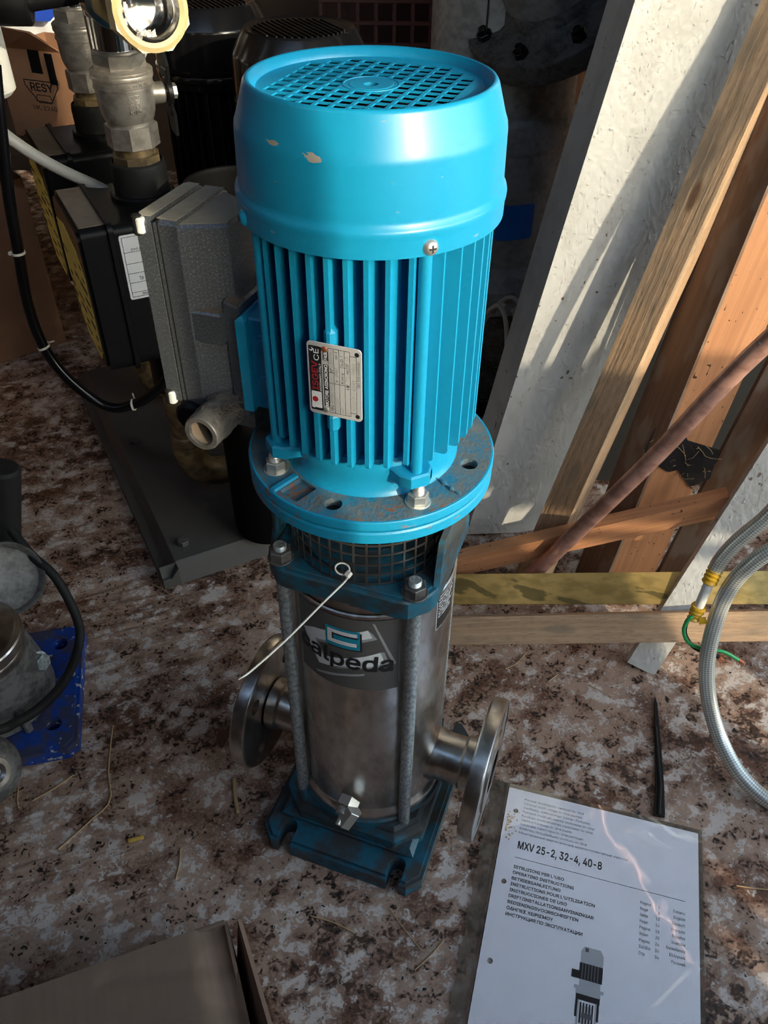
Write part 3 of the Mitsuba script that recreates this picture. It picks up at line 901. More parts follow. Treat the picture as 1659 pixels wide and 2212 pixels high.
np_add(cat([ext(sbox(.0030, .0282, .0525, .0372).buffer(-.001).buffer(.001), .0001, .0010), ext(sbox(.0075, .0233, .0400, .0272), .0001, .0010), ext(sbox(.0430, .0233, .0500, .0272), .0001, .0010)]
           + [ext(sbox(.0030, y, .0525, y + .00028), .0001, .0010) for y in (.0232, .0194, .0156, .0118, .0080, .0036)]
           + [ext(sbox(x, .0080, x + .00028, .0232), .0001, .0010) for x in (.0030, .0265, .0525)] + [ext(sbox(x, .0036, x + .00028, .0080), .0001, .0010) for x in (.0060, .0495)]
           + [ext(sbox(x, y, x + .00028, y + .0038), .0001, .0010) for x, y in ((.0345, .0194), (.0400, .0118), (.0400, .0080))]
           + [ext(Point(x, .0032).buffer(.0016, 10), .0001, .0010) for x in (.0040, .0515)]
           + [mov(text(s, h, w, .0001), x, y, .0010) for s, h, w, x, y in (('TIPO', .0020, .0048, .0045, .0204), ('N°', .0020, .0030, .0350, .0204), ('V', .0020, None, .0280, .0166), ('min-1', .0018, .0055, .0455, .0168), ('A', .0020, None, .0275, .0128), ('cos φ', .0018, .0058, .0300, .0128), ('Is.Cl.', .0020, .0058, .0410, .0128), ('kW', .0020, None, .0240, .0090), ('Hz', .0020, None, .0360, .0090), ('IP', .0020, None, .0410, .0090), ('386 010 0600020', .0017, .0195, .0270, .0014))]), 'ink_black', 'print')
np_add(cat([ext(sbox(.0050, .0290, .0180, .0364), .0001, .0011)] + [mov(text(s, h, w, .0001, b), x, y, .00115) for s, h, w, x, y, b in (('MOTORE ASINCRONO', .0023, .0320, .0078, .0241, True), ('FASE', .0023, .0062, .0435, .0241, True), ('CE', .0036, .0085, .0420, .0300, False), ('ARZIGNANO ITALY', .0015, .0215, .0185, .0287, False))]), 'ink_white', 'print')
np_add(cat([mov(text('ISGEV', .0042, .0220, .0001, True), .0192, .0312, .00115), ext(Point(.0118, .0338).buffer(.0021, 14), .0001, .0013)]), 'ink_red', 'print')
np_add(cat([mov(text(s, h, w, .00012), x, y, .0010) for s, h, w, x, y in (('ABMS 90 L 2', .0023, .0200, .0100, .0204), ('1501980', .0023, .0130, .0390, .0204), ('220-240', .0023, .0120, .0040, .0166), ('2800', .0023, .0070, .0320, .0166), ('14.5', .0023, .0060, .0040, .0128), ('0.92', .0022, .0045, .0360, .0128), ('F', .0023, None, .0480, .0128), ('2.2', .0023, .0050, .0040, .0090), ('50', .0023, .0035, .0300, .0090), ('55', .0023, .0035, .0455, .0090), ('CE/S1   J/30   J450', .0023, .0360, .0085, .0048))]), 'zinc_bright', 'stamping')
for x, y, m in ((.0045, .0262, 'zinc_bright'), (.0512, .0258, 'wire_copper')):
    np_add(mov(lathe([(.0022, 0), (.0020, .0006), (.0012, .0010), (0, .0011)], 18), x, y, .0010), m, 'rivet')
for x in (.0060, .0500):
    np_add(ext(Point(x, .0352).buffer(.0014, 12).difference(Point(x + .0004, .0356).buffer(.0010, 10)), .0001, .0013), 'ink_white', 'corner_hole')

# nylon cable tie hanging from the guard, its tail sticking out to the left
ct = thing('cable_tie', 'white nylon cable tie looped through the guard mesh of the blue pump', 'cable tie')
aa = np.linspace(0, 2 * np.pi, 30)
loop = np.stack([-.0222 + .0058 * np.cos(aa), -.0745 + .0048 * np.sin(aa), .4545 + .0018 * np.sin(aa) - .001 * np.cos(aa)], 1)
ribbon = tube(loop, .0008, 8)
add(f'{ct}__loop', ribbon, 'nylon', 60)
add(f'{ct}__head', tf(cbox((-.0024, -.0020, -.0028), (.0024, .0020, .0028), .0006), axis_frame((-.0172, -.0800, .4538), (-.55, -.6, -.35))), 'nylon', 25)
tail = spline([(-.0172, -.0820, .4535), (-.0210, -.0850, .4490), (-.0359, -.100, .4427), (-.0641, -.125, .4265), (-.0889, -.150, .4191), (-.0981, -.160, .4198)], 40)
add(f'{ct}__tail', tube(tail, np.concatenate([np.full(34, .00095), np.linspace(.00095, .0004, 6)]), 8), 'nylon', 60)

# ---------------------------------------------------------------- boards, battens and pipes on the right
# upright white board, leaning to the right, its left edge towards the middle
add_plank('white_board', 'wide white painted board standing upright behind the blue pump, leaning to the right', 'board',
          (.2290, .4710, .001), (.3920, .4900, 1.000), .172, .060, (.97, .24, -.16), 'white_paint', cut=.0)
add_plank('pine_batten', 'rough pale pine batten standing upright in front of the wide white board', 'batten',
          (.2270, .3420, .000), (.4360, .4520, .860), .0430, .0340, (.70, -.71, -.18), 'pine_wood')
add_plank('brown_board', 'narrow dusty brown board standing between the pine batten and the taped orange plank', 'board',
          (.3295, .3560, .000), (.4465, .4260, .800), .0560, .006, (.53, -.85, -.05), 'brown_board')
add_plank('orange_plank', 'wide orange-brown varnished plank with black tape on it, standing at the right', 'board',
          (.3890, .3540, .000), (.4960, .4060, .800), .0730, .022, (1, -.03, -.13), 'red_wood')
add_plank('brown_board', 'dark brown board standing right of the taped orange plank', 'board',
          (.4520, .3430, .000), (.6000, .4000, .800), .0480, .022, (.93, -.35, -.14), 'brown_board')
# a stack of dark sheets behind them all
add_plank('dark_sheet', 'dark hardboard sheet standing behind the upright boards at the right', 'sheet',
          (.78, .60, .000), (.82, .66, 1.30), 1.02, .012, (1, 0, 0), 'hardboard_black')
add_plank('plywood_sheet', 'brown plywood sheet standing behind the grey metal casing', 'sheet',
          (.62, 1.34, .000), (.66, 1.42, 1.50), .62, .015, (1, 0, 0), 'panel_wood')
# black tape stuck on the orange plank
ax = unit(np.array((.4960, .406, .800)) - np.array((.3890, .354, .000)))
sd = unit(np.array((1, -.03, -.13)) - ax * (np.array((1, -.03, -.13)) @ ax))
nz = np.cross(ax, sd)
nn = frame((.3850, .354, 0.0), sd, ax, np.cross(sd, ax))          # x across the plank, y up it, z out of its face
patch = trimesh.creation.extrude_polygon(Polygon([(-.046, .282), (-.012, .286), (.004, .270), (.052, .262), (.056, .215), (.034, .196), (.006, .222), (-.004, .216), (-.028, .226), (-.050, .243)]), .0006, engine='earcut')
v, f = trimesh.remesh.subdivide_to_size(patch.vertices, patch.faces, .008)
v = np.array(v)
v[:, 2] += .0016 * meshkit.fbm(v * 90, 3) * (v[:, 2] > .0003) + .0010
tp = thing('black_tape', 'crumpled black tape patch stuck on the orange plank', 'tape')
add(f'{tp}__patch', tf(trimesh.Trimesh(v, f), nn), 'tape_black', 40)
sgn = 1
fib = []
for k in range(26):
    c = np.array([RNG.uniform(-.045, .05), RNG.uniform(.205, .28), sgn * .004])
    d = np.array([RNG.normal(0, .008), RNG.normal(0, .008), sgn * abs(RNG.normal(0, .002))])
    fib.append(tube(spline([c - d, c + RNG.normal(0, .002, 3), c + d], 5), .00035, 4))
lab(add(f'{tp}__straw_bits', tf(cat(fib), nn), 'straw', True), kind='stuff')
# horizontal pieces
add_plank('orange_batten', 'orange-brown planed batten lying slantwise across the foot of the upright boards', 'batten',
          (.072, .335, .034), (.4760, .296, .213), .0400, .018, (-.35, -.15, 1), 'red_wood')
m = tube(spline([(.205, .320, .012), (.229, .315, .056), (.339, .270, .303), (.419, .240, .492), (.550, .185, .73), (.710, .130, 1.01)], 40), .0110, 24)
lab(add('copper_pipe', m, 'copper', 60), 'bare copper pipe leaning diagonally over the orange batten', 'pipe')
# brass-coloured threshold strip, lying across in front
bs = thing('brass_strip', 'long flat brass-coloured edging strip lying across in front of the copper pipe', 'strip')
prof = [(0, 0), (.0440, 0), (.0450, .0016), (.0180, .0030), (.0150, .0052), (.0030, .0056), (.0012, .0042), (0, .0015)]
q0, q1 = np.array([.060, .3085, .010]), np.array([.640, .196, .142])
xx = unit(q1 - q0)
dn = unit(np.array([0, -.62, -.785]) - xx * (xx @ np.array([0, -.62, -.785])))
M = frame(q0 - dn * .022 + np.array([0, 0, .022]), dn, np.cross(xx, dn), xx)
sm = trimesh.creation.extrude_polygon(Polygon(prof), np.linalg.norm(q1 - q0), engine='earcut')
add(f'{bs}__profile', tf(sm, M), 'brass_gold', 25)
for u in (.145, .333, .50):
    o = (M @ np.array([.0310, .0022, u, 1]))[:3]
    w = np.cross(xx, dn)
    w = w if w[1] < 0 else -w
    add(f'{bs}__screw_hole', tf(lathe([(.0018, .0), (.0026, .0008), (.0038, .0008), (.0040, 0)], 20), axis_frame(o, w)), 'zinc_bright', 40)
    add(f'{bs}__hole', tf(lathe([(0, .0003), (.0018, .0003)], 16), axis_frame(o, w)), 'ink_black', False)
add_plank('pine_lath', 'thin pale pine lath lying across just in front of the brass strip', 'lath',
          (.050, .2485, .005), (.640, .158, .135), .0400, .018, (-.2, -.55, -.80), 'pine_wood')
add_plank('white_lath', 'narrow white board leaning at the far right, its cut end on the floor', 'board',
          (.374, .186, .004), (.660, .420, .580), .0420, .015, (.80, -.30, -.35), 'white_paint', cut=.0)

# ---------------------------------------------------------------- braided hoses with bare wires at one end, black strip
def hose(name, pts, r, label):
    p = spline(pts, 110)
    m, uv = tube(p, r, 20, uv=True)
    h = thing(name, label, 'hose')
    add(f'{h}__braid', m, 'braid', True, uv=uv)
    return h


hose('braided_hose', [(.62, .13, .392), (.50, .125, .345), (.455, .12, .311), (.428, .12, .280), (.413, .12, .238), (.411, .118, .181), (.410, .10, .127), (.419, .08, .080), (.433, .05, .044), (.452, .012, .022), (.485, -.020, .0095), (.530, -.045, .0095), (.62, -.10, .0095)], .0096, 'steel-braided hose sweeping down to the floor at the far right')
h2 = hose('cable_hose', [(.62, .16, .425), (.500, .148, .375), (.449, .142, .351), (.430, .140, .322), (.412, .140, .292), (.401, .138, .268), (.397, .136, .250)], .0088, 'steel-braided cable ending in yellow tape and bare wires')
jn = spline([(.3975, .136, .252), (.3945, .133, .240), (.3920, .130, .226), (.3910, .129, .206), (.3895, .128, .188), (.3865, .125, .176)], 40)
add(f'{h2}__white_sleeve', tube(jn[9:31], .0058, 16), 'white_plastic', 60)
for a, b, part in ((0, 13, 'tape_wrap'), (27, 40, 'tape_wrap')):
    seg = jn[a:b]
    rr = .0084 + .0011 * np.sin(np.arange(len(seg)) * 1.9) - .002 * np.linspace(0, 1, len(seg)) * (a > 0)
    add(f'{h2}__{part}', tube(seg, rr, 14), 'tape_yellow', 40)
flap = np.array([(.3905, .120, .186), (.3985, .121, .186), (.4020, .118, .178), (.3925, .118, .176)])
fm = trimesh.Trimesh(np.vstack([flap, flap + [0, -.0006, 0]]), [(0, 1, 2), (0, 2, 3), (4, 6, 5), (4, 7, 6), (0, 4, 5), (0, 5, 1), (1, 5, 6), (1, 6, 2), (2, 6, 7), (2, 7, 3), (3, 7, 4), (3, 4, 0)], process=False)
add(f'{h2}__tape_flap', fm, 'tape_yellow', False)
add(f'{h2}__earth_wire', tube(spline([(.3870, .124, .183), (.3800, .121, .183), (.3770, .119, .165), (.3880, .117, .143), (.4090, .115, .134), (.4330, .114, .1305), (.4550, .112, .1175)], 40), .0023, 10), 'wire_green', 60)
add(f'{h2}__black_wire', tube(spline([(.3865, .127, .182), (.3805, .125, .172), (.3830, .123, .152), (.3980, .121, .131), (.4180, .120, .1205), (.4330, .119, .1150)], 40), .0027, 10), 'black_plastic', 60)
for o, d in (((.4550, .112, .1175), (.6, -.1, -.7)), ((.4330, .119, .1150), (.7, -.1, -.5))):
    st_ = []
    for k in range(14):
        e = np.array(o) + unit(np.array(d) + RNG.normal(0, .35, 3)) * RNG.uniform(.006, .011)
        st_.append(tube(spline([o, (np.array(o) + e) / 2 + RNG.normal(0, .0012, 3), e], 5), .0005, 5))
    lab(add(f'{h2}__copper_strands', cat(st_), 'wire_copper', True), kind='stuff')
# pointed black strip lying on the floor
pts = [(.383, .140), (.3665, .071), (.3515, .004), (.3400, -.034), (.3530, -.036), (.362, .004), (.3715, .057), (.3835, .128)]
sm = ext(Polygon(pts), .0035, .0005)
lab(add('black_strip', cat([sm, tube([(.372, .09, .0035), (.357, .004, .0045), (.3460, -.034, .0045)], .0022, 8)]), 'black_rubber', 30), 'flat pointed black rubber strip lying on the floor between manual and hose', 'strip')

# ---------------------------------------------------------------- instruction manual in a punched plastic sleeve
mn = thing('manual', 'white instruction manual in a clear plastic sleeve lying on the floor right of the pump', 'manual')
Msh = frame((.1700, .0010, 0), (.9664, -.2570, 0), (.2570, .9664, 0), (0, 0, 1))     # x across the page, y up the page
Z0 = .0030


def mp(part, mesh, m, smooth=False, **kw):
    return add(f'{mn}__{part}', tf(mesh, Msh), m, smooth, **kw)


hol = unary_union([Point(x, -y).buffer(.0031, 14) for x, y in ((.0125, .0290), (.0120, .1180), (.0115, .2060))])
mp('page', ext(sbox(0, -.300, .2248, 0).difference(hol), .0022, Z0 - .0022), 'paper_white')
L1 = ['Pompe multistadio verticali in-line', 'Vertical multi-stage in-line pumps', 'Vertikale, mehrstufige Inline-Pumpen', 'Pompes multicellulaires verticales in-line', 'Bombas multicelulares verticales in-line', 'Vertikal flerstegs in-line pump', 'Verticale meertraps in-line pompen', 'Κάθετης πολυβάθμιες αντλίες in-line', 'Многорядные вертикальные многоступенчатые насосы']
W1 = [.0715, .0700, .0795, .0855, .0840, .0600, .0740, .0790, .1260]
ink = [mov(text(s, .0027, w), .0207 - .0001 * i, -.0128 - .0055 * i, Z0) for i, (s, w) in enumerate(zip(L1, W1))]
mp('small_print', cat(ink), 'ink_grey')
L2 = ['ISTRUZIONI PER L\'USO', 'OPERATING INSTRUCTIONS', 'BETRIEBSANLEITUNG', 'INSTRUCTIONS POUR L\'UTILISATION', 'INSTRUCCIONES DE USO', 'DRIFT/INSTALLATIONSANVISNINGAR', 'BEDIENINGSVOORSCHRIFTEN', 'ΟΔΗΓΙΕΣ ΧΕΙΡΙΣΜΟΥ', 'ИНСТРУКЦИЯ ПО ЭКСПЛУАТАЦИИ']
W2 = [.0570, .0690, .0550, .0935, .0635, .0935, .0775, .0510, .0835]
ink = [mov(text(s, .0034, w, bold=True), .0203 - .0001 * i, -.1000 - .00685 * i, Z0) for i, (s, w) in enumerate(zip(L2, W2))]
ink += [mov(text('MXV 25-2, 32-4, 40-8', .0090, .0965, bold=True), .0212, -.0755, Z0), ext(sbox(.0200, -.0872, .2100, -.0867), .0002, Z0)]
L3 = [('Pagina', '2', 'Italiano'), ('Page', '6', 'English'), ('Seite', '10', 'Deutsch'), ('Page', '14', 'Français'), ('Pàgina', '18', '· Español'), ('Sidan', '22', 'Svenska'), ('Pagina', '26', 'Nederlands'), ('Σελίδα', '30', 'Ελληνικά'), ('Стр.', '34', 'Русский')]
for i, (a, b, c) in enumerate(L3):
    y = -.1025 - .00685 * i
    for s, x, right in ((a, .1620, False), (b, .1830, True), (c, .2098, True)):
        t = text(s, .0031)
        t.apply_scale([.86, 1, 1])
        ink.append(mov(t, x - (t.bounds[1][0] if right else 0), y, Z0))
mp('headline_print', cat(ink), 'ink_black')
# printed picture of a pump
cx = .1150
dk = [sbox(.1030, -.1985, .1268, -.1820), sbox(.0955, -.1985, .1030, -.1905), sbox(.1020, -.2185, .1258, -.2130), sbox(.1018, -.235, .1040, -.2130), sbox(.1232, -.235, .1254, -.2130)] + [sbox(.1065 + .0030 * k, -.240, .1080 + .0030 * k, -.2205) for k in range(5)]
md = [Polygon([(.1038, -.1820), (.1034, -.1700), (.1062, -.1650), (.1236, -.1650), (.1268, -.1705), (.1268, -.1820)]), sbox(.0990, -.2085, .1290, -.2050), sbox(.1012, -.2130, .1262, -.2085), sbox(.1035, -.300, .1055, -.2185), sbox(.1215, -.300, .1238, -.2185), sbox(.1075, -.300, .1200, -.2230), sbox(.1040, -.2050, .1255, -.1985)]
mp('picture_print', ext(unary_union(md), .0002, Z0), 'ink_mid')
mp('picture_print', ext(unary_union(dk), .0002, Z0 + .0001), 'ink_black')
mp('picture_print', cat([ext(sbox(.1055 + .0032 * k, -.1980, .1066 + .0032 * k, -.1822), .0002, Z0 + .0002) for k in range(6)] + [ext(sbox(.1085, -.2350, .1195, -.2300), .0002, Z0 + .0002), ext(sbox(.1075, -.1700, .1110, -.1660), .0002, Z0 + .0002)]), 'ink_grey')
# clear film over the page, slightly buckled; creased near the right edge
n1, n2 = 90, 110
gx, gy = np.meshgrid(np.linspace(0, .2290, n1), np.linspace(-.300, .0050, n2), indexing='ij')
gz = Z0 + .0010 + .0006 * meshkit.fbm(np.stack([gx * 22, gy * 22, gx * 0], -1), 3)
for (x0, y0), (x1, y1), h in (((.222, -.155), (.170, -.222), .0016), ((.222, -.172), (.180, -.240), .0012), ((.226, -.05), (.150, -.02), .0010)):
    dx, dy = x1 - x0, y1 - y0
    L = math.hypot(dx, dy)
    t = np.clip(((gx - x0) * dx + (gy - y0) * dy) / L ** 2, 0, 1)
    dist = np.hypot(gx - x0 - t * dx, gy - y0 - t * dy)
    gz += h * np.exp(-(dist / .0035) ** 2)
idx = np.arange(n1 * n2).reshape(n1, n2)
F = np.concatenate([np.stack([idx[:-1, :-1], idx[1:, :-1], idx[1:, 1:]], -1).reshape(-1, 3), np.stack([idx[:-1, :-1], idx[1:, 1:], idx[:-1, 1:]], -1).reshape(-1, 3)])
mp('clear_sleeve', trimesh.Trimesh(np.stack([gx, gy, gz], -1).reshape(-1, 3), F, process=False), 'clear_film', True)
n1, n2 = 16, 90
gx, gy = np.meshgrid(np.linspace(-.0205, -.0010, n1), np.linspace(-.300, .0045, n2), indexing='ij')
edge = .0012 * np.sin(gy * 160) * (gx < -.018)
gz = .0022 + .0018 * meshkit.fbm(np.stack([gx * 60, gy * 30, gx * 0], -1), 3) + .0016 * np.exp(-((gx + .002) / .003) ** 2)
idx = np.arange(n1 * n2).reshape(n1, n2)
F = np.concatenate([np.stack([idx[:-1, :-1], idx[1:, :-1], idx[1:, 1:]], -1).reshape(-1, 3), np.stack([idx[:-1, :-1], idx[1:, 1:], idx[:-1, 1:]], -1).reshape(-1, 3)])
mp('binding_strip', trimesh.Trimesh(np.stack([gx + edge, gy, gz], -1).reshape(-1, 3), F, process=False), 'sleeve_plastic', True)
mp('sleeve_border', cat([ext(sbox(-.0205, .0005, .2295, .0055), .0006, .0022), ext(sbox(.2250, -.300, .2295, .0055), .0006, .0022)]), 'sleeve_plastic')
# brown dirt on the page edge
sp = []
for k in range(60):
    x, y = .004 + abs(RNG.normal(0, .0055)), -.048 + RNG.normal(0, .0085)
    r = RNG.uniform(.0003, .0012)
    sp.append(ext(Point(x, y).buffer(r, 3), .0003, Z0 + .0001))
lab(mp('dirt_specks', cat(sp), 'straw'), kind='stuff')

# ---------------------------------------------------------------- booster set on a sheet-steel base, behind left
BS = thing('booster_set', 'dusty twin-pump booster set with black controllers and nickel valves on a steel base, behind left', 'pump set')
FV, RV, UP = np.array([.464, -.886, 0]), np.array([.886, .464, 0]), np.array([0, 0, 1.0])
COL = [np.array([-.302, .514, 0]), np.array([-.424, .766, 0])]


def bp(part, mesh, m, smooth=35, **kw):
    return add(f'{BS}__{part}', mesh, m, smooth, **kw)


def at_col(c, f=0.0, r=0.0, z=0.0):
    return COL[c] + FV * f + RV * r + UP * z


Mb = frame(COL[0], RV, -FV, UP)       # local x to the right, y to the back, z up, origin under the first riser


def bl(mesh, c=0):
    return tf(tf(mesh, Mb), trimesh.transformations.translation_matrix(COL[c] - COL[0]))


base = cat([cbox((-.080, -.135, .018), (.300, .49, .034), .002), cbox((-.105, -.150, 0), (-.085, .50, .016), .001),
            trimesh.convex.convex_hull([(x, y, z) for x, z in ((-.104, 0.0), (-.078, .033), (-.078, 0.0)) for y in (-.150, .50)]),
            trimesh.convex.convex_hull([(x, y, z) for y, z in ((-.150, 0.0), (-.135, .033), (-.135, 0.0)) for x in (-.104, .31)])])
bp('base_frame', bl(base), 'frame_grey', 25)
for y in (-.10, .20):
    bp('base_frame__bolt', bl(hexnut((-.055, y, .034), (0, 0, 1), .016, .008, 12)), 'cast_grey', 25)

for c in (0, 1):
    mr, mz = ((.226, .011), (.190, .0))[c]
    # brass riser with elbow and union nut
    riser = cat([lathe([(0, .125), (.0225, .125), (.0225, .150), (.0245, .152), (.0245, .166), (.0225, .168), (.0225, .205), (.0255, .207), (.0255, .232), (.0215, .236), (.0215, .290), (0, .290)], 40)])
    bp('brass_riser', bl(riser, c), 'brass_old')
    arc = [(.055 - .055 * math.cos(t), 0, .130 - .055 * math.sin(t)) for t in np.linspace(0, np.pi / 2, 12)]
    path = np.array([(0, 0, .150)] + arc + [(.085, 0, .075)])
    bp('brass_elbow', bl(tube(path, .0235, 28), c), 'brass_old', 60)
    el = sorted(k for k in scene if k.startswith(BS + '__brass_elbow') and k.count('__') == 1)[-1]
    for p_, d_ in (((.0, 0, .132), (0, 0, 1)), ((.062, 0, .075), (1, 0, 0))):
        add(f'{el}__collar', bl(tf(lathe([(.020, 0), (.0262, .001), (.0262, .010), (.020, .011)], 36), axis_frame(p_, d_)), c), 'brass_old')
    bp('union_nut', bl(cat([ngon((.088, 0, .075), (.108, 0, .075), .0320, 8, .001, 10), cyl((.083, 0, .075), (.135, 0, .075), .0240, 32)]), c), 'brass_old', 25)
    bp('pump_body', bl(cat([cyl((mr, 0, .034), (mr, 0, .120), .062, 40, .004), cyl((mr, 0, .120), (mr, 0, .400), .055, 40), cyl((.120, 0, .075), (.150, 0, .075), .030, 32)]), c), 'stainless')
    # finned black motor with a fan cowl
    mt = bp('motor', bl(cyl((mr, 0, .400), (mr, 0, .620), .066, 48), c), 'black_motor')
    for k in range(30):
        a = 12 * k
        f1 = tf(cbox((.060, -.0016, .415), (.082, .0016, .618), .0006), rotz(a))
        add(f'{mt}__fin', bl(mov(f1, mr), c), 'black_motor', 25)
    bp('motor_flange', bl(cyl((mr, 0, .392), (mr, 0, .404), .085, 56, .002), c), 'black_motor')
    zt = .700 + mz
    prof = [(0, zt - .004), (.060, zt - .004), (.0665, zt - .001), (.0690, zt), (.0715, zt - .003), (.0845, zt - .026), (.0865, zt - .031), (.0865, zt - .078), (.0885, zt - .080), (.0885, zt - .084), (.0870, zt - .086), (.0885, zt - .089), (.0885, zt - .094), (.0865, zt - .096), (.0865, zt - .105), (.070, zt - .105)][::-1]
    cw = bp('motor_cowl', bl(mov(lathe(prof, 80), mr), c), 'black_gloss', 40)
    ribs = [cbox((mr + x - .0014, -math.sqrt(.058 ** 2 - x * x), zt - .0045), (mr + x + .0014, math.sqrt(.058 ** 2 - x * x), zt - .001), .0004) for x in np.arange(-.052, .053, .0075)]
    add(f'{cw}__grille_bars', bl(cat(ribs), c), 'black_motor', 25)
    # pump controller: black box with rounded edges and a separate cover with the yellow label

    def rbox(x0, x1, grow, rb=.010):
        y0, y1, z0, z1 = -.087 - grow, .088 + grow, .345 - grow, .538 + grow
        pts = []
        for x in (x0, x1):
            for t in np.linspace(0, np.pi / 2, 6):
                for cy_, cz_, sy, sz, r_ in ((y0, z1, -1, 1, rb), (y1, z1, 1, 1, .030), (y0, z0, -1, -1, .022), (y1, z0, 1, -1, .022)):
                    pts.append((x, cy_ - sy * r_ + sy * r_ * math.sin(t), cz_ - sz * r_ + sz * r_ * math.cos(t)))
        return trimesh.convex.convex_hull(np.array(pts))
    ct_ = bp('controller', bl(cat([rbox(-.0600, .026, 0), cyl((0, 0, .255), (0, 0, .35), .034, 32, .002), cyl((0, 0, .535), (0, 0, .546), .040, 32, .002)]), c), 'black_plastic', 28)
    add(f'{ct_}__cover', bl(cat([rbox(-.0985, -.0665, .001), rbox(-.1025, -.0985, -.004)]), c), 'black_plastic', 28)
    for x0, x1, z_ in ((-.0980, -.0670, .5392),):
        m_ = bl(mov(bext(sbox(x0, -.078, x1, .060), .0012, .0004), 0, 0, z_), c)
        add(f'{ct_}__dust_layer', m_, 'dust', 28)
    add(f'{ct_}__seam', bl(rbox(-.0670, -.0610, .0045), c), 'black_plastic', 28)
    yl = Polygon([(-.070, .372), (-.070, .475), (-.040, .500), (.020, .512), (.080, .500), (.080, .430), (.050, .372), (.030, .352), (-.050, .352)])
    Myl = np.array([[0, 0, -1, -.1025], [1, 0, 0, 0], [0, 1, 0, 0], [0, 0, 0, 1.0]])
    add(f'{ct_}__yellow_label', bl(tf(ext(yl, .0008), Myl), c), 'label_yellow', False)
    pr = []
    for k in range(8):
        for x0 in (-.062, -.010, .045):
            if RNG.uniform() < .75:
                w = RNG.uniform(.012, .040)
                pr.append(sbox(x0, .368 + .016 * k, x0 + w, .3705 + .016 * k + .0015 * (k % 3)))
    add(f'{ct_}__label_print', bl(tf(mov(ext(unary_union(pr).intersection(yl.buffer(-.004)), .0004), 0, 0, .0008), Myl), c), 'ink_black', False)
    if c == 0:      # white rating label on the front
        Ml = np.array([[1, 0, 0, -.0325], [0, 0, -1, -.0870], [0, 1, 0, .045 + .395 + .014 - .010], [0, 0, 0, 1.0]])

        def lab_(m_):
            m_ = m_.copy()
            m_.apply_translation([0, -.395, 0])
            m_.apply_scale([.96, .90, 1])
            return bl(tf(m_, Ml), c)
        add(f'{ct_}__rating_label', lab_(ext(sbox(-.0245, .395, .060, .487).buffer(-.003).buffer(.003), .0006)), 'label_white', False)
        pr = [sbox(-.0215, y, .058, y + .0005) for y in (.4835, .4625, .4465, .4325, .4190, .4050, .3985)] + [sbox(-.0215, .3985, -.0210, .484)]
        tx = [mov(text(s_, h, w), x, y, .0006) for s_, h, w, x, y in (('DAB PUMPS', .0032, .026, -.012, .4645), ('2KW', .0090, .018, .001, .4485), ('ta max 40 °C', .0062, .036, -.008, .4220), ('IP 65', .0070, .020, .007, .4070), ('Made in Italy', .0036, .032, -.008, .4000))]
        add(f'{ct_}__label_print', lab_(cat([ext(unary_union(pr), .0004, .0006)] + tx)), 'ink_black', False)
        add(f'{ct_}__round_label', lab_(ext(Point(.012, .382).buffer(.0105, 24), .0006)), 'label_white', False)
        add(f'{ct_}__label_print', lab_(cat([ext(Point(.012, .382).buffer(.0062, 20).difference(Point(.012, .382).buffer(.0052, 20)), .0003, .0006), ext(sbox(.008, .378, .013, .385), .0003, .0006), mov(text('MADE', .0022, .007), .004, .389, .0006)])), 'ink_black', False)
    # riser above the controller: rubber collar, dirty brass hex, union, ball valve, chrome pipe
    bp('rubber_collar', bl(lathe([(0, .542), (.0320, .542), (.0340, .545), (.0345, .574), (.0335, .581), (.0310, .583), (.0300, .580), (0, .580)], 48), c), 'black_rubber')
    bp('brass_hex', bl(cat([ngon((0, 0, .578), (0, 0, .591), .0300, 8, .0012, 10), cyl((0, 0, .588), (0, 0, .603), .0245, 40, .001)]), c), 'brass_old', 25)
    bp('union_nut', bl(cat([ngon((0, 0, .600), (0, 0, .626), .0318, 8, .0012, 28), cyl((0, 0, .624), (0, 0, .634), .0268, 40, .002)]), c), 'nickel_dull', 25)
    bv = bp('ball_valve', bl(cat([lathe([(0, .630), (.0285, .630), (.0300, .633), (.0322, .640), (.0332, .652), (.0338, .666), (.0352, .6665), (.0352, .6690), (.0342, .6695), (.0344, .6760), (.0356, .6765), (.0362, .6790), (.0356, .6815), (.0362, .6830), (.0360, .6850), (.0335, .6870), (.0300, .6890), (0, .6890)], 72)]), c), 'nickel_dull', 30)
    add(f'{bv}__hex_end', bl(cat([ngon((0, 0, .684), (0, 0, .7035), .0318, 8, .0012, 12), cyl((0, 0, .7020), (0, 0, .7065), .0262, 40, .001)]), c), 'nickel_dull', 25)

    def ring_text(s, h, w, z, a0, vertical=False):
        t = text(s, h, w, .0009)
        if vertical:
            t = tf(t, np.array([[0, 1, 0, 0], [-1, 0, 0, 0], [0, 0, 1, 0], [0, 0, 0, 1.0]]))
        return on_cyl(t, .0334 if vertical else .0341, a0, z)
    # the camera sees the -y side of the column in world terms, i.e. about -115 degrees in the set's own frame
    add(f'{bv}__lettering', bl(cat([ring_text('Made in Italy', .0044, .036, .6705, -112), ring_text('PN25', .0052, .020, .6630, -84, True), ring_text('DN32', .0052, .020, .6625, -97, True)]), c), 'nickel_dull', 30)
    bp('chrome_pipe', bl(cyl((0, 0, .702), (0, 0, .800), .0236, 48), c), 'chrome', 60)
    add(f'{bv}__stem', bl(cat([cyl((.030, 0, .655), (.046, 0, .655), .0120, 28, .001), cyl((.044, 0, .655), (.058, 0, .655), .0070, 20)]), c), 'nickel_dull')
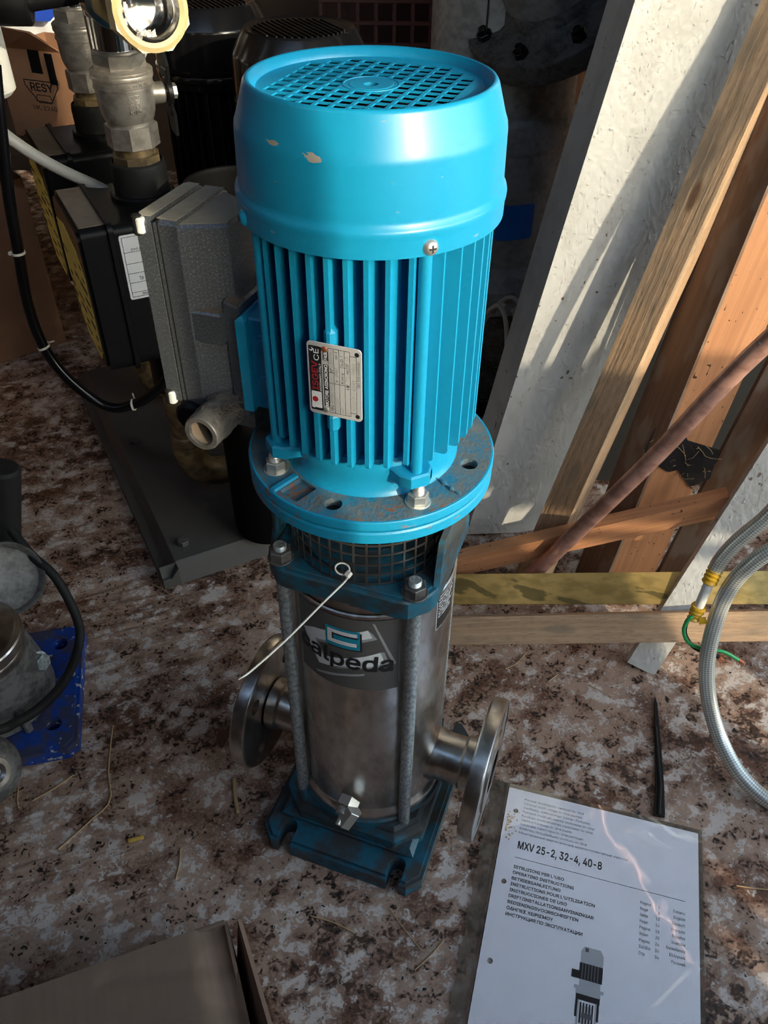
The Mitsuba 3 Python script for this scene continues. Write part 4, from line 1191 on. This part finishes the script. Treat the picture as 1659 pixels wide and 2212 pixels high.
    lever = cat([cbox((.049, -.012, .628), (.0535, .012, .682), .002), trimesh.convex.convex_hull([(x, y, z) for x in (.050, .0535) for y, z in ((-.013, .685), (-.004, .700), (.020, .700), (.022, .672), (.008, .664), (-.012, .672))]), trimesh.convex.convex_hull([(x, y, z) for x in (.050, .0535) for y, z in ((.012, .628), (.004, .610), (-.016, .608), (-.018, .632), (-.006, .644), (.012, .640))]), cyl((.048, 0, .655), (.0545, 0, .655), .0165, 28, .001)])
    hd = add(f'{bv}__handle', bl(lever, c), 'black_plastic', 28)
    add(f'{bv}__handle_nut', bl(cat([hexnut((.0545, 0, .655), (1, 0, 0), .0150, .0070, 15), cyl((.0540, 0, .655), (.0550, 0, .655), .0095, 20)]), c), 'zinc_bright', 25)

# outlet tee of the first riser: chromed body, brass nut with an open threaded end facing out
o = at_col(0, .045, -.004, .762)
bp('outlet_tee', cat([cyl(at_col(0, .0, -.004, .762), o, .030, 40, .001), cyl(at_col(0, 0, 0, .740), at_col(0, 0, 0, .830), .030, 40, .002)]), 'chrome', 50)
oc = at_col(0, .088, .017, .7585)
fd = unit(FV + np.array([0.04, 0, .10]))
nutp = [ngon(oc, oc + fd * .0250, .0445, 8, .0016, 22)]
octo = np.array([(.0415 * math.cos(t), .0415 * math.sin(t)) for t in np.radians(np.arange(8) * 45 + 22)])
hollow = ext(Polygon(octo).difference(Point(0, 0).buffer(.0300, 32)), .027)
face_ = lathe([(.0300, .0270), (.0345, .0292), (.0392, .0270)], 48)
bp('brass_nut', tf(cat([hollow, face_]), axis_frame(oc, fd)), 'brass_bright', 25)
bp('brass_nut__bore', tf(cat([lathe([(.0302, .026), (.0275, .020), (.0255, .018), (.0255, .000), (.0225, -.004), (.0225, -.035), (.010, -.038), (0, -.038)], 48)]), axis_frame(oc, fd)), 'chrome', 40)
tapebits = []
for k in range(60):
    a = RNG.uniform(-2.4, -.3) - 1.0
    p = np.array([.0245 * math.cos(a), .0245 * math.sin(a), RNG.uniform(.002, .016)])
    tapebits.append(trimesh.convex.convex_hull(p + RNG.normal(0, 1, (7, 3)) * [.0022, .0022, .003]))
lab(bp('brass_nut__thread_tape', tf(cat(tapebits), axis_frame(oc, fd)), 'nylon', 40), kind='stuff')
# second riser's top fittings and the plated steel tube standing between the two
bp('nickel_elbow', cat([cyl(at_col(1, 0, 0, .728), at_col(1, 0, 0, .790), .029, 40, .002), cyl(at_col(1, .0, -.02, .752), at_col(1, .02, .075, .752), .024, 32), ngon(at_col(1, 0, 0, .722), at_col(1, 0, 0, .735), .0300, 8, .001)]), 'nickel_dull', 30)
t0 = np.array([-.330, .600, .034])
bp('grey_tube', cyl(t0, (-.352, .628, .700), .0105, 24), 'rope_fibre', 60)
bp('grey_tube__chrome_sleeve', cat([cyl((-.3510, .627, .672), (-.3535, .630, .760), .0170, 32, .001)]), 'chrome', 50)
# pressure transmitter: white round body and black plug at the picture's left edge
pw = bp('white_canister', cat([cyl((-.515, .600, .632), (-.515, .600, .730), .046, 48, .006), cyl((-.515, .600, .602), (-.515, .600, .634), .024, 32, .003)]), 'white_plastic', 40)
bp('black_plug', cat([cyl((-.50, .500, .752), (-.392, .520, .749), .0230, 40, .003), cyl((-.392, .520, .749), (-.330, .53, .757), .009, 20)]), 'black_plastic', 40)
bp('white_cable', tube(spline([(-.500, .590, .612), (-.480, .550, .606), (-.451, .550, .580), (-.415, .550, .557), (-.371, .545, .538), (-.345, .540, .525)], 40), .0074, 14), 'grey_white_sheath', 60)
cb = bp('black_cable', tube(spline([(-.425, .46, .70), (-.430, .45, .654), (-.446, .45, .560), (-.454, .45, .491), (-.462, .45, .415), (-.457, .45, .352), (-.435, .45, .301), (-.392, .45, .257), (-.350, .45, .262), (-.314, .455, .284), (-.29, .47, .31)], 80), .0072, 14), 'black_gloss', 60)
for p, d in (((-.4545, .45, .487), (.05, 0, -1)), ((-.4575, .45, .353), (.3, 0, -1)), ((-.352, .45, .2605), (1, 0, .12))):
    M = axis_frame(p, d)
    t = add(f'{cb}__cable_tie', tf(cat([lathe([(.0072, -.0014), (.0086, -.0014), (.0086, .0014), (.0072, .0014)], 24), cbox((.0075, -.0030, -.0022), (.0125, .0030, .0022), .0006), mov(cyl((0, 0, 0), (.0, .011, 0), .0012, 8), .010, .002)]), M), 'nylon', 40)

# ---------------------------------------------------------------- other things behind
# black plastic tub or pipe end behind the terminal box
tb = lathe([(0, .040), (.052, .040), (.0540, .045), (.0575, .572), (.0590, .574), (.0600, .577), (.0590, .580), (.0570, .579), (.0555, .574), (.0520, .060), (0, .058)], 72)
lab(add('black_pipe', mov(tb, -.173, .446), 'black_matte', 40), 'open-topped black plastic pipe standing just behind the grey terminal box', 'pipe')
# large grey metal pump casing behind the right of the motor
gc = thing('metal_casing', 'large grey metal casing with a tilted bolted collar, standing behind the blue motor', 'casing')
cxy = (.205, 1.010)
prof = [(0, .20), (.165, .20), (.165, .245), (.150, .262), (.136, .270), (.129, .275), (.129, .470), (.1315, .474), (.1330, .480), (.1330, .518), (.1315, .524), (.127, .528), (.125, .60), (.125, .90), (0, .90)]
add(f'{gc}__shell', mov(lathe(prof, 96), *cxy), 'casing_grey', 35)
add(f'{gc}__foot', cbox((cxy[0] - .16, cxy[1] - .15, 0), (cxy[0] + .16, cxy[1] + .15, .20), .012), 'cast_grey', 30)
add(f'{gc}__seam', mov(cbox((-.0012, -.1268, .53), (.0012, -.1245, .86), .0003), cxy[0] - .046, cxy[1] + .007), 'black_rubber', False)
ct3 = np.array([.262, .905, .690])
ad = unit((-.32, -.30, .62))
Mc = axis_frame(ct3, ad)
cl = add(f'{gc}__collar', tf(lathe([(0, -.06), (.090, -.055), (.135, -.022), (.1385, -.018), (.1385, .010), (.136, .014), (.090, .016), (.080, .020), (.072, .034), (0, .034)], 72), Mc), 'cast_grey', 35)
add(f'{gc}__neck', tf(lathe([(0, .03), (.070, .03), (.068, .20), (0, .20)], 56), Mc), 'casing_grey', 40)
for a in range(0, 360, 45):
    p = (Mc @ np.array([.112 * math.cos(math.radians(a + 12)), .112 * math.sin(math.radians(a + 12)), .012, 1]))[:3]
    add(f'{gc}__bolt', cat([hexnut(p, ad, .020, .012, a), cyl(p, p + ad * .020, .0065, 16, .001), cyl(p - ad * .001, p + ad * .002, .0135, 20)]), 'black_gloss', 25)
lbm = on_cyl(finely(ext(sbox(-.040, 0, .030, .062).buffer(-.006).buffer(.006), .0006), .01), .1291, -74, .330)
add(f'{gc}__blue_label', mov(lbm, *cxy), 'label_blue', True)
# rope hanging at its foot
rp = thing('rope_coil', 'loose coil of thin grey rope hanging in the dark by the foot of the casing', 'rope')
for k in range(4):
    z = np.linspace(0, 1, 60)
    cx_, cy_ = .175 + .012 * k, .70 + .015 * k
    path = np.stack([cx_ + (.042 + .006 * k) * np.cos(z * 2 * np.pi * .94 + k), cy_ + .03 * np.sin(z * 2 * np.pi * .94 + k) + .02 * np.sin(9 * z), .150 + .115 * np.sin(z * 2 * np.pi * .94 + k + .6) + .01 * np.sin(13 * z + k)], 1)
    add(f'{rp}__strand', tube(path, .0042, 8), 'rope_fibre', 60)
add('storage_tub', cbox((.06, .60, .0), (.30, .84, .02), .004), 'black_plastic', 30)
lab('storage_tub', 'low black tray under the rope coil', 'tray')

# big cardboard box at the left edge, and the printed carton on top of things behind the controllers
bx = thing('cardboard_box', 'large brown cardboard box standing on the floor at the left edge behind the controllers', 'box')
Q = np.array([(-.707, 1.093), (-.962, 1.403), (-1.25, 1.17), (-.995, .86)])
dirn = unit(np.append(Q[1] - Q[0], 0))
sid = unit(np.append(Q[3] - Q[0], 0))
Mx = frame((-.700, 1.085, 0), dirn, sid, (0, 0, 1))
outer = [cbox((0, 0, 0), (.42, .006, .36), .001), cbox((0, 0, 0), (.006, .34, .36), .001), cbox((.414, 0, 0), (.42, .34, .36), .001), cbox((0, .334, 0), (.42, .34, .36), .001), cbox((0, 0, 0), (.42, .34, .006), .001)]
add(f'{bx}__body', tf(cat(outer), Mx), 'cardboard_warm', False)
add(f'{bx}__flap', tf(cat([cbox((0, .0, .352), (.42, .165, .358), .001), cbox((0, .172, .354), (.42, .338, .360), .001)]), Mx), 'cardboard_warm', False)
cn = thing('carton', 'small torn brown carton with recycling print standing behind the far valve', 'carton')
fx = unit((.93, -.36, 0))
fy = np.cross([0, 0, 1], fx)
Mk = frame((-.700, 1.110, .430), fx, fy, (0, 0, 1))
add(f'{cn}__body', tf(cat([cbox((0, 0, 0), (.165, .004, .155), .001), cbox((.161, 0, 0), (.165, .14, .150), .001), cbox((0, .136, 0), (.165, .14, .150), .001), cbox((0, 0, 0), (.004, .14, .150), .001), cbox((0, 0, 0), (.165, .14, .004), .001)]), Mk), 'cardboard_warm', False)
fp = trimesh.convex.convex_hull([(0.02, .002, .150), (.150, .002, .152), (.130, -.045, .190), (.045, -.040, .196), (.0205, .005, .150), (.150, .005, .152), (.130, -.041, .192)])
add(f'{cn}__flap', tf(fp, Mk), 'cardboard_warm', False)
add(f'{cn}__tape', tf(cat([cbox((.076, -.0008, .116), (.100, -.0002, .154), .0001), cbox((.112, -.0010, .100), (.128, -.0002, .150), .0001)]), Mk), 'black_gloss', False)
Mf = Mk @ np.array([[1, 0, 0, 0], [0, 0, -1, -.0002], [0, 1, 0, 0], [0, 0, 0, 1.0]])
hexo = affinity.translate(Polygon([(.066, .080), (.140, .080), (.140, .070), (.118, .042), (.090, .042), (.066, .070)]), -.014, .024)
lg = [ext(hexo.difference(hexo.buffer(-.0016)), .0003), mov(text('RESY', .0130, .050, bold=True), .064, .086), mov(text('UK. 2240', .0070, .052), .060, .054), ext(affinity.translate(Polygon([(.088, .056), (.118, .056), (.122, .044), (.084, .044)]).difference(Polygon([(.089, .0548), (.117, .0548), (.1205, .0452), (.0855, .0452)])), -.014, .024), .0003)]
add(f'{cn}__print', tf(cat(lg), Mf), 'ink_black', False)
add('dark_shelf', cbox((-1.36, 1.02, .395), (-.52, 1.50, .425), .002), 'shed_dark', False)
lab('dark_shelf', 'low dark wooden bench under the printed carton', 'bench')
for x, y in ((-1.33, 1.06), (-.56, 1.06), (-1.33, 1.46), (-.56, 1.46)):
    add('dark_shelf__leg', cbox((x - .02, y - .02, 0), (x + .02, y + .02, .395), .001), 'shed_dark', False)
# white plastic bag with blue print behind the carton
bg = thing('plastic_bag', 'bright white plastic sack with blue print at the top left, behind the carton', 'sack')
s_ = trimesh.creation.icosphere(4)
v = s_.vertices * [.155, .085, .145]
v = v * (1 + .35 * (meshkit.fbm(s_.vertices * 2.4, 4) - .5))[:, None]
add(f'{bg}__sack', mov(trimesh.Trimesh(v, s_.faces), -.640, 1.350, .575), 'bag_white', 50)
bl_ = finely(ext(Polygon([(-.055, .030), (.028, .022), (.060, -.010), (.012, -.048), (-.040, -.050)]), .0006), .006)
blv = bl_.vertices.copy()
add(f'{bg}__print', tf(trimesh.Trimesh(blv, bl_.faces), frame((-.640, 1.245, .645), (.97, -.2, 0), (.0, .35, .93), (-.2, -.93, .35))), 'bag_blue', False)
# dark red crate at the back, seen only as a shadowy lattice
cr = thing('red_crate', 'dark red plastic crate in shadow behind the motors at the top of the picture', 'crate')
grid = []
for i in range(9):
    grid.append(cbox((-.16 + .04 * i - .004, -.004, 0), (-.16 + .04 * i + .004, .004, .30), .001))
for j in range(8):
    grid.append(cbox((-.165, -.005, .042 * j), (.165, .005, .042 * j + .008), .001))
add(f'{cr}__side', mov(cat(grid), .02, 1.52, .42), 'crate_red', False)
add(f'{cr}__back', mov(cbox((-.165, .24, 0), (.165, .25, .30), .002), .02, 1.52, .42), 'crate_red', False)
add(f'{cr}__base', mov(cbox((-.165, -.005, -.42), (.165, .25, .004), .002), .02, 1.52, .42), 'crate_red', False)

# ---------------------------------------------------------------- blue-footed pump at the left edge
lp = thing('footed_pump', 'old stainless pump on a chipped royal-blue foot plate at the left edge of the floor', 'pump')
A, B, Cc, D = (np.array(p) for p in ((-.560, .262, 0), (-.421, .240, 0), (-.371, .038, 0), (-.505, .012, 0)))
ux, uy = unit(B - A), unit(A - D)
Ml = frame((-.371, .038, 0), unit((.985, -.17, 0)), unit((-.23, .973, 0)), (0, 0, 1))
Ml[:3, 0] = unit(np.array((.973, .23, 0)))
W, Hh = .170, .208
fp = Polygon([(-.012, 0), (0, .012), (0, Hh - .006), (-.006, Hh), (-W, Hh), (-W, 0)])
hl = unary_union([Point(-.030, .040).buffer(.0092, 16), Point(-.030, .175).buffer(.0092, 16)])
foot = cat([ext(fp.difference(hl), .020, .002), ext(fp.buffer(-.005).difference(hl.buffer(.001)), .004, .021), trimesh.convex.convex_hull([(x, y, z) for x, y in ((-.055, .035), (-.055, .175), (-.16, .035), (-.16, .175)) for z in (.02,)] + [(-.075, .055, .075), (-.075, .155, .075), (-.16, .055, .075), (-.16, .155, .075)])])
add(f'{lp}__foot_plate', tf(foot, Ml), 'paint_royal', 28)
ca = np.array([-.500, .112, 0.0])
add(f'{lp}__bracket', cat([mov(lathe([(0, .030), (.078, .030), (.076, .045), (.070, .085), (.064, .110), (0, .110)], 56), *ca), mov(tf(cbox((.030, -.005, .026), (.088, .005, .062), .002), rotz(-40)), *ca)]), 'dull_steel', 35)
add(f'{lp}__casing', mov(lathe([(0, .105), (.0600, .105), (.0615, .110), (.0615, .136), (.0640, .138), (.0645, .1405), (.0630, .1430), (.0590, .1440), (.0560, .1460), (0, .1500)], 72), *ca), 'stainless', 40)
add(f'{lp}__band', mov(lathe([(.0605, .1190), (.0628, .1196), (.0628, .1224), (.0605, .1230)], 72), *ca), 'stainless', 40)
dm = unit((.60, -.50, .62))
add(f'{lp}__cover', tf(lathe([(0, -.012), (.030, -.011), (.041, -.006), (.0445, .002), (.0470, .004), (.0485, .001), (.0485, -.008), (.044, -.022), (0, -.030)], 64), axis_frame((-.476, .198, .158), dm)), 'dull_steel', 40)
add(f'{lp}__bolt', cat([hexnut((-.4330, .128, .078), (.85, -.35, .2), .020, .010, 10), cyl((-.4345, .1287, .0775), (-.4325, .1278, .0782), .0135, 20)]), 'zinc_plate', 25)
add(f'{lp}__motor_tube', cyl((-.525, .300, .130), (-.497, .315, .250), .0240, 40, .004), 'black_rubber', 40)
add(f'{lp}__end_cap', tf(lathe([(0, .030), (.022, .027), (.036, .018), (.041, .006), (.041, -.03), (0, -.03)], 48), axis_frame((-.452, -.022, .062), (.75, -.45, .60))), 'dull_steel', 40)
add(f'{lp}__end_ring', tf(lathe([(.008, .030), (.012, .033), (.018, .031), (.020, .026), (.008, .026)], 32), axis_frame((-.452, -.022, .062), (.75, -.45, .60))), 'stainless', 40)
add(f'{lp}__cable', tube(spline([(-.485, .262, .185), (-.457, .240, .160), (-.425, .222, .135), (-.402, .197, .082), (-.399, .172, .056), (-.399, .111, .060), (-.412, .063, .070), (-.430, .033, .080), (-.445, .012, .092), (-.53, -.03, .105)], 70), .0062, 12), 'black_rubber', 60)

# ---------------------------------------------------------------- flattened cardboard box in the near left corner
cf = thing('flat_carton', 'stained flattened cardboard box in the near left corner of the floor', 'box')
ex_, ey_ = unit((.936, .352, 0)), unit((-.352, .936, 0))
Mc = frame((-.139, -.199, 0), ex_, ey_, (0, 0, 1))
top = finely(trimesh.creation.box((.420, .300, .004)), .014)
v = top.vertices
v[:, 0] -= .210
v[:, 1] -= .150
v[:, 2] += .092 + .004 * (meshkit.fbm(np.column_stack([v[:, 0] * 9, v[:, 1] * 9, v[:, 0] * 0]), 3) - .5) - .010 * np.exp(-((v[:, 0] + .012) / .014) ** 2) - .0025 * np.exp(-((v[:, 1] + .045 + .25 * v[:, 0]) / .005) ** 2) * (v[:, 0] > -.12)
add(f'{cf}__top', tf(trimesh.Trimesh(v, top.faces), Mc), 'cardboard', 40)
add(f'{cf}__side', tf(cat([cbox((-.420, -.003, 0), (-.002, .001, .091), .0008), cbox((-.004, -.300, .0), (0, 0, .088), .0008)]), Mc), 'cardboard', False)
fpts = [(.004, -.002, 0), (.004, -.300, 0), (.030, -.300, .088), (.014, -.006, .094)]
a = np.array(fpts)
n_ = unit(np.cross(a[1] - a[0], a[2] - a[0])) * .004
add(f'{cf}__flap', tf(trimesh.convex.convex_hull(np.vstack([a, a + n_])), Mc), 'cardboard', False)

# ---------------------------------------------------------------- straw, chips and twigs on the floor
def litter(name, label, cat_, pts, r, m, z=.0012):
    p = np.array([(x, y, z) for x, y in pts])
    lab(add(name, tube(spline(p, 12) if len(p) > 2 else np.linspace(p[0], p[1], 6), r, 6), m, True), label, cat_)


litter('straw', 'long bent pale straw on the floor left of the pump', 'straw', [(-.342, .085), (-.331, .020), (-.318, -.022), (-.334, -.048), (-.362, -.085)], .0011, 'straw')
litter('straw', 'forked pale straw on the floor below the blue foot plate', 'straw', [(-.372, .012), (-.392, -.008), (-.412, -.024)], .0011, 'straw')
litter('wood_chip', 'brown pointed wood splinter on the floor left of the pump base', 'splinter', [(-.1715, .008), (-.1660, -.018), (-.1600, -.038)], .0026, 'straw', .003)
litter('wood_chip', 'small yellow wood chip lying flat on the floor at the left', 'chip', [(-.283, -.0745), (-.266, -.0690)], .0030, 'wood_yellow', .0032)
BITS = [(-.43, -.02, 'below the chipped blue foot plate'), (.25, .17, 'between the pump port and the pine lath'), (-.33, .33, 'beside the steel base of the booster set'), (-.50, .46, 'left of the booster base under the black cable'), (.31, .15, 'near the cut end of the white board'), (.04, -.17, 'in front of the right foot of the pump'), (-.04, -.165, 'in front of the middle of the pump base'), (.065, -.195, 'between the pump foot and the manual'), (-.25, .20, 'left of the far port of the pump'), (-.41, .60, 'under the near black controller'), (.44, -.12, 'right of the manual edge'), (.20, .20, 'behind the right port flange'), (-.55, .70, 'beside the large cardboard box'), (.47, -.20, 'at the right edge below the hose'), (-.30, .42, 'at the front corner of the booster base'), (-.22, -.10, 'between the carton corner and the pump')]
for k, (x, y, where) in enumerate(BITS):
    c = np.array([x, y])
    a = RNG.uniform(0, np.pi)
    d = np.array([math.cos(a), math.sin(a)]) * RNG.uniform(.010, .028)
    litter('straw_bit', 'short loose straw bit on the floor ' + where, 'straw', [c - d, c + RNG.normal(0, .003, 2), c + d], RNG.uniform(.0005, .0009), 'straw')
    lab(f'straw_bit_{k:03d}' if k else 'straw_bit', group='loose straw bits on the floor')
sp = []
for k in range(520):
    x, y = RNG.uniform(-.65, .6), RNG.uniform(-.30, .75)
    if math.hypot(x, y) < .19 or (x > .06 and y < .03) or (y > .14 and x > .05) or (x > .38) or (x < -.06 and y < -.13) or (x > -.62 and y > .36) or (x < -.35 and y > -.06):
        continue
    sp.append(trimesh.convex.convex_hull(np.array([x, y, .0008]) + RNG.normal(0, 1, (6, 3)) * [.0009, .0009, .0003]))
lab(add('floor_crumbs', cat(sp), 'twig', False), 'dark crumbs and grit scattered over the floor', 'crumbs', kind='stuff')
